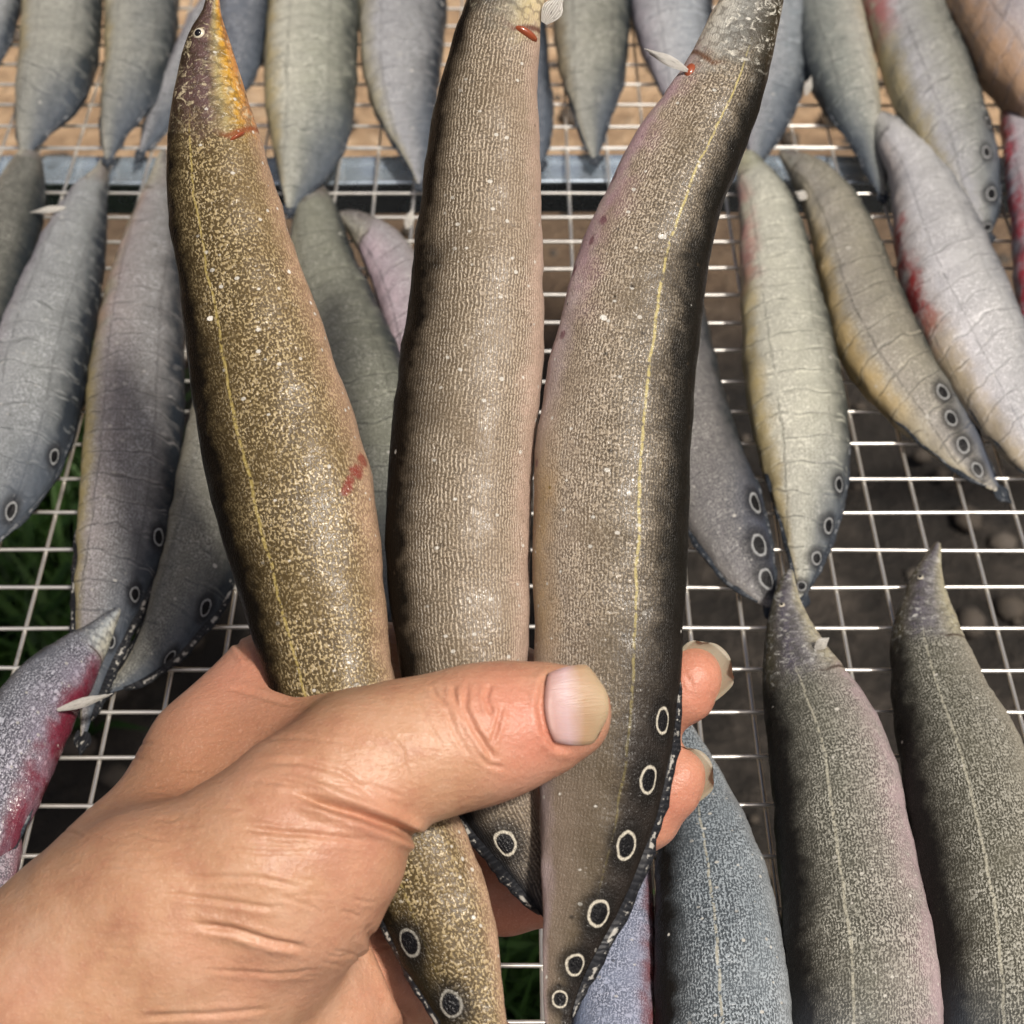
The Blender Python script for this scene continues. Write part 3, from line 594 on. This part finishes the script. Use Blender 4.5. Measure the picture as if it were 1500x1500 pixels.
# ------------------------------------------------------------------ the three held eels
def from_edges(head, Lp, Rp, ys, tail):
    Lp = np.array(Lp, float); Rp = np.array(Rp, float); ys = np.array(ys, float)
    l = np.interp(ys, Lp[:, 1], Lp[:, 0]); r = np.interp(ys, Rp[:, 1], Rp[:, 0]); c = (l+r)/2
    sl = np.gradient(c, ys); return head + [(a, y, (rr-ll)/math.sqrt(1+g*g)) for a, y, ll, rr, g in zip(c, ys, l, r, sl)] + tail
def hd0(off): return lambda x, y, q: .338 + (1100-y)*2.6e-5 + (off(q) if callable(off) else off)
HELD = dict(dorsal=(.006, .0045, .003), mid=(.135, .098, .052), low=(.235, .172, .10), belly=(.46, .30, .205), scale_col=(.50, .42, .27), scale_amt=.66, imprint=0, rows=.35, gap=.65, lat=.7, hl=.36,
            latcol=(.42, .33, .11), rough=.34, fleck=.95, spots=.5, bump=.45, pos=(.09, .26, .46, .82, 1.02), bellyscale=.2, halo=(.008, .007, .006), ring=(.60, .56, .46))
HG = "eels held in the hand"
f1 = from_edges([(312, -34, 8), (312, -8, 18)], [(297, 20), (275, 50), (262, 100), (250, 150), (243, 190), (240, 233), (248, 333), (257, 400), (265, 467), (276, 567), (291, 667), (311, 733), (331, 805), (349, 867), (376, 950), (388, 1000), (412, 1060), (448, 1120), (492, 1200), (545, 1310), (588, 1400), (650, 1500)],
    [(323, 20), (333, 50), (350, 100), (364, 150), (376, 190), (391, 240), (420, 333), (435, 390), (473, 480), (500, 560), (522, 630), (541, 673), (557, 735), (561, 800), (567, 900), (579, 1000), (600, 1080), (664, 1185), (704, 1250), (728, 1340), (738, 1400), (744, 1500)],
    [20, 50, 100, 150, 200, 260, 330, 400, 480, 560, 640, 720, 800, 880, 960, 1050, 1140, 1230, 1320, 1400, 1480], [(722, 1570, 58), (734, 1640, 18)])
build_eel("brown-gold eel with pointed snout and yellow cheek held under the thumb", f1, 'L',
          mk(HELD, seed=sd_(), ring=(.26, .25, .22), stains=[(530, 677, 12), (525, 685, 11), (519, 694, 9), (514, 703, 8), (508, 713, 8), (502, 722, 6)], mid=(.120, .082, .032), low=(.20, .138, .07), scale_col=(.52, .41, .21), scale_amt=.75, gap=.65, wfreq=1.9, rows=.1, cell=.8, hl=.40, bellyscale=.35,
             head=dict(len=.160, ramp=[(.08, (.03, .02, .012)), (.3, (.085, .05, .045)), (.52, (.12, .075, .07)), (.68, (.34, .27, .12)), (.84, (.50, .27, .03)), (.97, (.48, .22, .08))], glint=.75, gcol=(.60, .52, .34), gill=(.22, .06, .02)),
             tail=dict(s=.86, col=(.02, .016, .008), amt=.6, low=.0)),
          held=hd0(0.0), oc=[(601, 1383, 17), (661, 1474, 16)], fins=(.70, .985), fin=fin_dark, group=HG, ratio=.60, anal=False, finw=1.4, eye=(291, 52, 9.5),
          gill=[(346, 199, 15, 4, .5)])
f2 = from_edges([(790, -190, 10), (782, -150, 40), (772, -110, 76), (758, -60, 104)], [(685, 0), (663, 57), (647, 110), (633, 187), (620, 257), (612, 333), (602, 427), (591, 500), (577, 600), (565, 700), (562, 783), (568, 860), (578, 933), (586, 1000), (625, 1090), (665, 1165), (705, 1230)],
    [(798, 0), (791, 57), (788, 130), (790, 233), (795, 333), (797, 433), (798, 500), (794, 560), (787, 633), (780, 700), (776, 800), (776, 900), (773, 967), (776, 1000), (782, 1090), (794, 1165), (806, 1230)],
    [0, 60, 120, 190, 260, 340, 420, 500, 580, 660, 740, 820, 900, 980, 1070, 1150, 1215], [(778, 1266, 70), (798, 1314, 42), (812, 1356, 14)])
build_eel("grey-beige eel with fine lengthwise scale rows, middle one of the held three", f2, 'L',
          mk(HELD, seed=sd_(), mid=(.180, .136, .088), low=(.28, .21, .15), belly=(.50, .36, .29), scale_col=(.58, .49, .36), rows=.7, cell=.95, lat=0, hl=.5,
             head=dict(len=.172, ramp=[(.1, (.03, .025, .02)), (.4, (.12, .11, .09)), (.6, (.24, .22, .16)), (.8, (.52, .43, .24)), (1, (.56, .46, .30))], glint=.5, gcol=(.6, .55, .4), gill=(.10, .03, .02)),
             tail=dict(s=.92, col=(.016, .017, .02), amt=.95, low=.8)),
          held=hd0(lambda q: .002 + .006*max(0, (q-.72)/.28)), oc=[(740, 1237, 15)], fins=(.80, .985), fin=fin_dark, group=HG, ratio=.60, anal=False, finw=2.3,
          pect=[(797, 34, 824, -6, 26)], gill=[(772, 50, 20, 7, -.2)])
f3 = from_edges([(1142, -150, 8), (1137, -110, 40), (1124, -60, 66), (1108, -10, 84)], [(1055, 15), (1013, 77), (1000, 115), (930, 200), (883, 290), (858, 353), (835, 405), (815, 500), (794, 583), (782, 680), (778, 783), (780, 880), (781, 967), (788, 1100), (790, 1260), (792, 1340), (794, 1420), (796, 1490)],
    [(1141, 15), (1137, 60), (1132, 110), (1117, 167), (1097, 217), (1073, 267), (1050, 333), (1034, 417), (1024, 500), (1015, 600), (1010, 733), (1006, 820), (1000, 950), (995, 1020), (985, 1090), (968, 1170), (948, 1235), (925, 1300), (898, 1350), (866, 1400), (846, 1450), (838, 1490)],
    [70, 115, 170, 225, 280, 340, 410, 490, 580, 660, 740, 820, 900, 980, 1060, 1130, 1190, 1250, 1310, 1370, 1420, 1470], [(816, 1512, 34)])
build_eel("grey-brown eel with yellow lateral line and six white-ringed eye spots on its tail", f3, 'R',
          mk(HELD, seed=sd_(), stains=[(902, 262, 9), (884, 320, 7), (868, 352, 7), (842, 395, 9), (826, 492, 8), (808, 510, 7), (788, 680, 7)], stcol=(.14, .05, .07), dorsal=(.010, .009, .007), mid=(.150, .116, .076), low=(.29, .225, .17), belly=(.50, .40, .40), scale_col=(.58, .49, .36), rows=.35, cell=.85, pos=(.16, .32, .50, .84, 1.02), hl=.30, lat=.85, latcol=(.50, .42, .16), spots=.9,
             yellow=(.52, .72, .85), ycol=(.36, .23, .06), red_amt=.5, red_s=(.1, .40), red=(.36, .20, .26),
             head=dict(len=.180, ramp=[(.1, (.03, .025, .015)), (.35, (.08, .075, .06)), (.6, (.22, .22, .20)), (.85, (.50, .48, .42)), (1, (.55, .50, .40))], glint=.9, gcol=(.62, .60, .52), gill=(.12, .05, .02)),
             tailsmooth=.74, tail=dict(s=.70, col=(.012, .0095, .008), amt=.93, low=.42, e=(.48, .28))),
          held=hd0(lambda q: -.001 - .002*max(0, (q-.7)/.3)), oc=[(972, 1052, 15), (950, 1144, 16), (917, 1240, 16), (878, 1335, 15.5), (845, 1411, 13), (820, 1464, 10)], fins=(.66, .985), fin=fin_dark, group=HG, ratio=.60, anal=False, finw=2.3,
          pect=[(1008, 104, 944, 72, 13)], gill=[(1010, 106, 9, 14, .2)])

# ------------------------------------------------------------------ the hand: one continuous surface grown from a distance field
MM = 1000.0
def cm(px, py, d): return np.array([(px-750)/F*d, (py-750)/F*d, d])*MM       # camera space in mm
def prim(px, py, d, r): return (cm(px, py, d), r*d/F*MM)
CH = []      # chains: list of (points, blend, depth squash)
def chain(pts, k=5.0, sq=1.0): CH.append(([prim(*p) for p in pts], k, sq))
# forearm, wrist and palm body
chain([(-330, 2010, .322, 190), (-120, 1750, .323, 175), (60, 1520, .322, 160), (185, 1365, .322, 145)], 16)
chain([(60, 1540, .330, 170), (260, 1420, .334, 150), (420, 1440, .341, 130)], 16)
# thenar mound and thumb
chain([(120, 1450, .316, 150), (260, 1330, .312, 146), (385, 1265, .312, 140), (452, 1228, .314, 126)], 14)
chain([(330, 1400, .321, 150), (420, 1310, .318, 128), (466, 1248, .316, 108)], 12)
chain([(452, 1175, .3135, 112), (530, 1128, .3165, 106), (600, 1102, .3185, 103), (700, 1077, .3195, 92)], 5)
chain([(700, 1077, .3195, 92), (770, 1058, .3200, 83), (815, 1048, .3205, 74), (836, 1043, .3210, 56)], 7, .86)
# web and index side of the hand
chain([(80, 1440, .332, 115), (230, 1265, .340, 114), (322, 1112, .349, 90), (392, 1016, .355, 82)], 14)
chain([(330, 1130, .344, 96), (420, 1105, .341, 88), (520, 1095, .332, 80)], 12)
# fingers behind the fish, tips coming out at the right
chain([(322, 1112, .346, 90), (420, 997, .359, 74), (560, 985, .3655, 70), (720, 1000, .368, 66), (860, 1045, .3665, 60), (940, 1045, .3635, 56), (1000, 1006, .3600, 50), (1016, 989, .3590, 40)], 5)
chain([(280, 1260, .345, 105), (420, 1150, .362, 78), (600, 1160, .368, 70), (760, 1200, .369, 66), (880, 1225, .3665, 60), (940, 1190, .3635, 54), (982, 1148, .3610, 46), (996, 1134, .3600, 36)], 5)
chain([(260, 1360, .345, 120), (430, 1290, .361, 76), (600, 1300, .367, 66), (740, 1308, .3675, 58), (820, 1300, .3655, 52), (860, 1285, .3640, 40)], 5)
chain([(300, 1480, .345, 130), (480, 1420, .352, 92), (580, 1420, .3590, 64), (660, 1500, .3610, 56), (740, 1560, .3620, 48), (790, 1570, .3610, 36)], 6)
chain([(380, 1520, .338, 140), (470, 1490, .343, 105)], 12)

lo = np.array([-205., 12., 275.]); hi = np.array([60., 215., 392.]); GS = 0.8
dims = np.ceil((hi-lo)/GS).astype(int)+1
field = np.full(dims, 50.0, dtype=np.float32)
axes = [lo[i]+GS*np.arange(dims[i]) for i in range(3)]
def smin(a, b, k):
    h = np.maximum(k-np.abs(a-b), 0)/k
    return np.minimum(a, b) - h*h*k*.25
for pts, k, sq in CH:
    P_ = np.array([p[0] for p in pts]); R_ = np.array([p[1] for p in pts]); e = k+3
    mn = (P_-R_[:, None]).min(0)-e; mx = (P_+R_[:, None]).max(0)+e
    i0 = np.clip(((mn-lo)/GS).astype(int), 0, dims-1); i1 = np.clip(((mx-lo)/GS).astype(int)+2, 0, dims)
    sl_ = tuple(slice(a, c) for a, c in zip(i0, i1))
    X, Y, Z = np.meshgrid(axes[0][sl_[0]], axes[1][sl_[1]], axes[2][sl_[2]], indexing='ij', sparse=True)
    best = None
    for j in range(len(pts)-1):
        a, c = P_[j], P_[j+1]; d = c-a; dd = d@d
        t = np.clip(((X-a[0])*d[0]+(Y-a[1])*d[1]+(Z-a[2])*d[2])/dd, 0, 1)
        g = np.sqrt((X-a[0]-t*d[0])**2+(Y-a[1]-t*d[1])**2+((Z-a[2]-t*d[2])/sq)**2) - (R_[j]+(R_[j+1]-R_[j])*t)
        best = g if best is None else smin(best, g, 3.0)
    field[sl_] = smin(field[sl_], best.astype(np.float32), k)

def surface_nets(f):
    s = f < 0
    cnt = np.zeros(tuple(np.array(f.shape)-1), np.int8)
    for a in (0, 1):
        for b_ in (0, 1):
            for c in (0, 1): cnt += s[a:f.shape[0]-1+a, b_:f.shape[1]-1+b_, c:f.shape[2]-1+c]
    act = (cnt > 0) & (cnt < 8); ids = np.argwhere(act); idx = np.full(act.shape, -1, np.int64); idx[act] = np.arange(len(ids))
    acc = np.zeros((len(ids), 3)); num = np.zeros(len(ids))
    cor = [(a, b_, c) for a in (0, 1) for b_ in (0, 1) for c in (0, 1)]
    for p in cor:
        for ax in range(3):
            if p[ax] == 0:
                q = list(p); q[ax] = 1
                f0 = f[tuple((ids+p).T)]; f1_ = f[tuple((ids+q).T)]; m_ = (f0 < 0) != (f1_ < 0)
                t = np.where(m_, f0/np.where(m_, f0-f1_, 1), 0)
                pt = np.array(p, float)[None] + np.eye(3)[ax][None]*t[:, None]
                acc += pt*m_[:, None]; num += m_
    verts = ids + acc/num[:, None]; quads = []
    for ax in range(3):
        o1, o2 = [a for a in range(3) if a != ax]
        s0 = np.take(s, range(f.shape[ax]-1), ax); s1 = np.take(s, range(1, f.shape[ax]), ax)
        for pos_, (A_, B_) in enumerate(((s0, s1), (s1, s0))):
            e_ = np.argwhere(A_ & ~B_); e_ = e_[(e_[:, o1] > 0) & (e_[:, o2] > 0)]
            e_ = e_[(e_[:, o1] < f.shape[o1]-1) & (e_[:, o2] < f.shape[o2]-1)]
            def cell(d1, d2):
                q = e_.copy(); q[:, o1] += d1; q[:, o2] += d2; return idx[tuple(q.T)]
            qd = np.stack([cell(-1, -1), cell(0, -1), cell(0, 0), cell(-1, 0)], 1)
            if (pos_ == 0) == (ax == 1): qd = qd[:, ::-1]
            quads.append(qd)
    return verts, np.concatenate(quads)
hv, hq = surface_nets(field)
hv = lo + hv*GS
# relax
ed = np.concatenate([hq[:, [0, 1]], hq[:, [1, 2]], hq[:, [2, 3]], hq[:, [3, 0]]])
def relax(x, n, lam):
    for _ in range(n):
        a = np.zeros_like(x); c = np.zeros(len(x))
        np.add.at(a, ed[:, 0], x[ed[:, 1]]); np.add.at(c, ed[:, 0], 1); np.add.at(a, ed[:, 1], x[ed[:, 0]]); np.add.at(c, ed[:, 1], 1)
        x = x + lam*(a/c[:, None]-x)
    return x
hv = relax(hv, 4, .5)
# one level of subdivision (edge midpoints) for the creases
def subdivide(v, q):
    e = np.sort(np.concatenate([q[:, [0, 1]], q[:, [1, 2]], q[:, [2, 3]], q[:, [3, 0]]]), 1)
    ue, inv = np.unique(e, axis=0, return_inverse=True); inv = inv.reshape(4, -1).T
    n0 = len(v); n1 = n0+len(ue)
    nv = np.concatenate([v, v[ue].mean(1), v[q].mean(1)])
    c = n1+np.arange(len(q)); m_ = n0+inv
    return nv, np.concatenate([np.stack([q[:, i], m_[:, i], c, m_[:, (i+3) % 4]], 1) for i in range(4)])
hv, hq = subdivide(hv, hq)
ed = np.concatenate([hq[:, [0, 1]], hq[:, [1, 2]], hq[:, [2, 3]], hq[:, [3, 0]]])
hv = relax(hv, 3, .5)
def vnormals(v, q):
    fn = np.cross(v[q[:, 2]]-v[q[:, 0]], v[q[:, 3]]-v[q[:, 1]]); n_ = np.zeros_like(v)
    for i in range(4): np.add.at(n_, q[:, i], fn)
    return n_/np.maximum(np.linalg.norm(n_, axis=1), 1e-9)[:, None]
nr = vnormals(hv, hq)
if (nr*(hv-hv.mean(0))).sum(1).mean() < 0: nr = -nr; hq = hq[:, ::-1]
hpx = 750+F*hv[:, 0]/hv[:, 2]; hpy = 750+F*hv[:, 1]/hv[:, 2]
front = np.clip((-nr[:, 2]+.25)*2.5, 0, 1)
# creases: polyline in the photograph laid on the camera side of the skin, (points, half width px, depth mm)
CR = [([(424, 1158), (480, 1178), (532, 1195), (574, 1211), (600, 1222), (625, 1232)], 7, 2.0), ([(352, 1214), (440, 1221), (545, 1233)], 4, .45), ([(280, 1353), (340, 1362), (400, 1380), (450, 1389)], 5, .7),
      ([(250, 1284), (380, 1286), (440, 1300)], 3.5, .3), ([(235, 1308), (340, 1322), (410, 1333)], 3.5, .3), ([(380, 1116), (440, 1116), (500, 1132), (555, 1172)], 4, .3), ([(300, 1240), (370, 1248), (470, 1250)], 3, .15),
      ([(370, 1140), (440, 1150), (500, 1170)], 4, .35), ([(685, 1002), (680, 1035), (695, 1068), (716, 1100), (722, 1110)], 4, .55), ([(718, 1000), (712, 1022), (722, 1050)], 3.5, .4), ([(631, 1005), (640, 1022), (655, 1034)], 3, .35),
      ([(662, 1004), (668, 1030), (682, 1058)], 3.5, .4), ([(735, 1035), (728, 1066), (718, 1092)], 3, .35), ([(655, 1040), (668, 1075), (690, 1110)], 3, .22), ([(610, 1020), (628, 1060), (650, 1100)], 3, .14), ([(700, 1105), (715, 1120), (740, 1125)], 3, .25),
      ([(540, 1362), (562, 1410), (585, 1460), (604, 1505)], 7, 1.6), ([(200, 1490), (300, 1486), (400, 1478)], 4, .3), ([(300, 1420), (400, 1428), (470, 1420)], 3, .2), ([(340, 930), (352, 950), (366, 968)], 4, .5),
      ([(330, 1005), (380, 1020), (440, 1036)], 4, .3), ([(350, 1085), (430, 1080), (520, 1090)], 3, .12), ([(480, 1150), (540, 1150), (600, 1170)], 3, .2), ([(560, 1060), (590, 1100), (600, 1150)], 3, .12), ([(1003, 985), (1018, 1012)], 3, .1), ([(812, 984), (797, 1000), (791, 1035), (798, 1072), (815, 1094), (845, 1098)], 5, .55)]
for c in range(46):                                      # fine random skin folds
    x, y = random.uniform(60, 560), random.uniform(1060, 1480); a = random.uniform(-.1, .35); l = random.uniform(30, 90)
    CR.append(([(x, y), (x+l*.5*math.cos(a), y+l*.5*math.sin(a)+random.uniform(-4, 4)), (x+l*math.cos(a), y+l*math.sin(a))], 2.6, random.uniform(.06, .16)))
disp = np.zeros(len(hv))
def seg_d(px, py, pts):
    d = np.full(len(px), 1e9); tt = np.zeros(len(px)); n_ = len(pts)-1
    for j in range(n_):
        a = np.array(pts[j], float); e = np.array(pts[j+1], float)-a; t = np.clip(((px-a[0])*e[0]+(py-a[1])*e[1])/(e@e), 0, 1)
        q = np.hypot(px-a[0]-t*e[0], py-a[1]-t*e[1]); m_ = q < d; d[m_] = q[m_]; tt[m_] = (j+t[m_])/n_
    return d, tt
nearside = hv[:, 2] < 352
for pts, wd, dp in CR:
    px0 = min(p[0] for p in pts)-40; px1 = max(p[0] for p in pts)+40; py0 = min(p[1] for p in pts)-40; py1 = max(p[1] for p in pts)+40
    ix = np.where((hpx > px0) & (hpx < px1) & (hpy > py0) & (hpy < py1) & (front > 0))[0]
    if len(ix) == 0: continue
    d, tt = seg_d(hpx[ix], hpy[ix], pts); fade = np.clip(np.minimum(tt, 1-tt)*6, 0.12, 1)
    g = -np.exp(-(d/wd)**2) + .45*np.exp(-((d-2.2*wd)/(1.3*wd))**2)
    disp[ix] += 1.15*dp*g*fade*front[ix]
lump = np.sin(hv[:, 0]*.31+1.3*np.sin(hv[:, 1]*.23))*np.sin(hv[:, 1]*.37+hv[:, 2]*.2)*.6
hv = hv + nr*(disp + .22*lump)[:, None]
# skin tint: where blood shows through (finger pads, thumb end, knuckle, palm)
def blob(px, py, d, r): c = cm(px, py, d); return np.exp(-(((hv-c)/(r*d/F*MM))**2).sum(1))
pink = (.95*blob(780, 1075, .312, 75) + .6*blob(700, 1030, .312, 60) + 1.0*blob(1010, 1000, .356, 80) + .9*blob(975, 1165, .358, 80) + .7*blob(750, 1320, .362, 110) + .6*blob(560, 1430, .352, 90) + .5*blob(480, 1480, .34, 110)
        + .5*blob(350, 980, .345, 90) + .35*blob(560, 1190, .309, 70))
pink = np.clip(pink, 0, 1)
tan_shade = np.clip(blob(260, 1150, .325, 190) + .6*blob(420, 1080, .32, 130), 0, 1)  # upper web slope: tan plus the shade there, painted into the skin

def skin_mat():
    b = NB("skin"); o = b.obj(); pk = b.attr("pink"); tsh = b.attr("tan")
    n1 = b.noise(o, 75, 4, .65); n2 = b.noise(o, 420, 4, .65); n3 = b.noise(o, 2200, 2, .6)
    base = b.ramp(n1, [(.3, (.40, .195, .118)), (.5, (.51, .288, .172)), (.7, (.58, .36, .24))])
    base = b.mix(b.ss(b.noise(o, 28, 3, .6), .45, .62, 0, .35), base, (.56, .27, .19))
    base = b.mix(b.m('MULTIPLY', tsh, .7), base, (.33, .145, .075))  # browner colour for both the tan and the painted slope shade
    base = b.mix(b.m('MULTIPLY', pk, .75), base, (.58, .20, .14))
    base = b.mix(b.ss(n2, .50, .72, 0, .30), base, (.44, .19, .12))
    base = b.mix(b.ss(n3, .55, .72, 0, .25), base, (.75, .52, .40))
    vo = b.vor(o, 900, 1.0); mp = b.n("Mapping", {0: o, 3: (1, 3.2, 1.6)}).outputs[0]; st = b.noise(mp, 260, 3, .6)
    hgt = b.m('ADD', b.m('MULTIPLY', vo.outputs["Distance"], .35), b.m('ADD', b.m('MULTIPLY', n2, .5), b.m('MULTIPLY', st, .9)))
    m = b.done(base, b.m('ADD', .30, b.m('MULTIPLY', n2, .22)), b.bump(b.m('ADD', hgt, b.m('MULTIPLY', n3, .5)), .38, .0006), Subsurface_Weight=.14, Subsurface_Scale=.0025, Specular_IOR_Level=.42)
    b.b.inputs["Subsurface Radius"].default_value = (1, .35, .2)
    return m
hw_ = CAM + (hv/MM)[:, 0:1]*RT + (hv/MM)[:, 1:2]*DN + (hv/MM)[:, 2:3]*FW
horg = at_depth(300, 1300, .33)
hme = mesh("hand", hw_-horg, [tuple(int(i) for i in q) for q in hq], attrs={"pink": pink, "tan": tan_shade})
hand = link("hand", hme, skin_mat(), None, horg)
tag(hand, "bare left hand with long fingernails gripping three eels under its thumb", "hand")
import bmesh
bm = bmesh.new(); bm.from_mesh(hme); bmesh.ops.recalc_face_normals(bm, faces=bm.faces); bm.to_mesh(hme); bm.free()
hbvh = BVHTree.FromPolygons([Vector(p) for p in hw_], [tuple(int(i) for i in q) for q in hq])

def hit(px, py):
    r = Vector(ray(px, py)); r2 = r.normalized(); h_ = hbvh.ray_cast(Vector(CAM), r2)
    return ((np.array(h_[0])-CAM)@FW) if h_[0] else None
def nail_mat(name, bed, tip, start):
    b = NB(name); uv = b.n("UVMap", uv_map="UVMap").outputs[0]; sx = b.n("SeparateXYZ", {0: uv}); n1 = b.noise(uv, 5, 4, .6)
    x = b.m('ADD', sx.outputs[0], b.m('MULTIPLY', b.m('SUBTRACT', n1, .5), .10))
    c = b.ramp(x, [(0, bed[0]), (start*.55, bed[1]), (start, tip[0]), (1, tip[1])])
    rid = b.noise(b.n("Mapping", {0: uv, 3: (.6, 9, 1)}).outputs[0], 3, 2)
    c = b.mix(b.ss(n1, .58, .72, 0, .18), c, (.40, .27, .17))
    return b.done(c, .42, b.bump(rid, .35, .0004), Subsurface_Weight=.1, Subsurface_Scale=.001)
def nail(cx, cy, ang, ln, wd, curve, mat, d0, bend, tilt=0.0, K=14, J=15, conform=False):
    """a curved plate: (cx,cy) middle of its root, ang direction in the picture, ln and wd in photo px at depth d0"""
    ca, sa = math.cos(ang), math.sin(ang); rows = []; uvs = []; ff = []
    for z_ in (0, 1):
        for a in range(K):
            t = a/(K-1)
            for c in range(J):
                x = -1+2*c/(J-1)
                hw = wd/2*(.86+.14*math.sin(min(1, t*1.6)*math.pi/2)) * (1 if t < .72 else math.sqrt(max(0, 1-((t-.72)/.30)**2))*.55+.45)
                l = ln*(t - .10*(x*x)*(1-t)*(-1) - .16*abs(x)**2.4*t)
                px = cx + ca*l - sa*hw*x; py = cy + sa*l + ca*hw*x
                d = d0 + curve*(x*x) + bend*t*t + tilt*t
                hh = hit(px, py) if conform else None
                if hh and hh < d0+.006: d = min(d, hh-.0005)
                d += z_*.00045
                rows.append(at_depth(px, py, d)); uvs.append((t, x))
    for z_ in (0, 1):
        for a in range(K-1):
            for c in range(J-1):
                o_ = z_*K*J+a*J+c; q = (o_, o_+1, o_+J+1, o_+J); ff.append(q if z_ else q[::-1])
    per = [c for c in range(J)] + [a*J+J-1 for a in range(1, K)] + [(K-1)*J+c for c in range(J-2, -1, -1)] + [a*J for a in range(K-2, 0, -1)]
    for i in range(len(per)):
        p, q = per[i], per[(i+1) % len(per)]; ff.append((p, q, q+K*J, p+K*J))
    return link("nail", mesh("nail", np.array(rows)-horg, ff, uv=uvs), mat, hand)
dc = hit(830, 1030) or .310
n_ = nail(798, 1037, -.08, 94, 118, .0024, nail_mat("thumb_nail", ((.46, .26, .22), (.52, .36, .36)), ((.42, .27, .16), (.46, .35, .22)), .62), dc-.0008, .0026, conform=True)
n_["label"] = "thumb nail, lavender white at the root and yellowish at the tip"
tipm = nail_mat("finger_nail", ((.30, .21, .15), (.28, .22, .15)), ((.27, .23, .16), (.32, .28, .21)), .4)
nail(998, 1016, -.80, 90, 92, -.0030, tipm, .3600, -.0010)
nail(970, 1166, -.72, 88, 86, -.0028, tipm, .3622, -.0010)
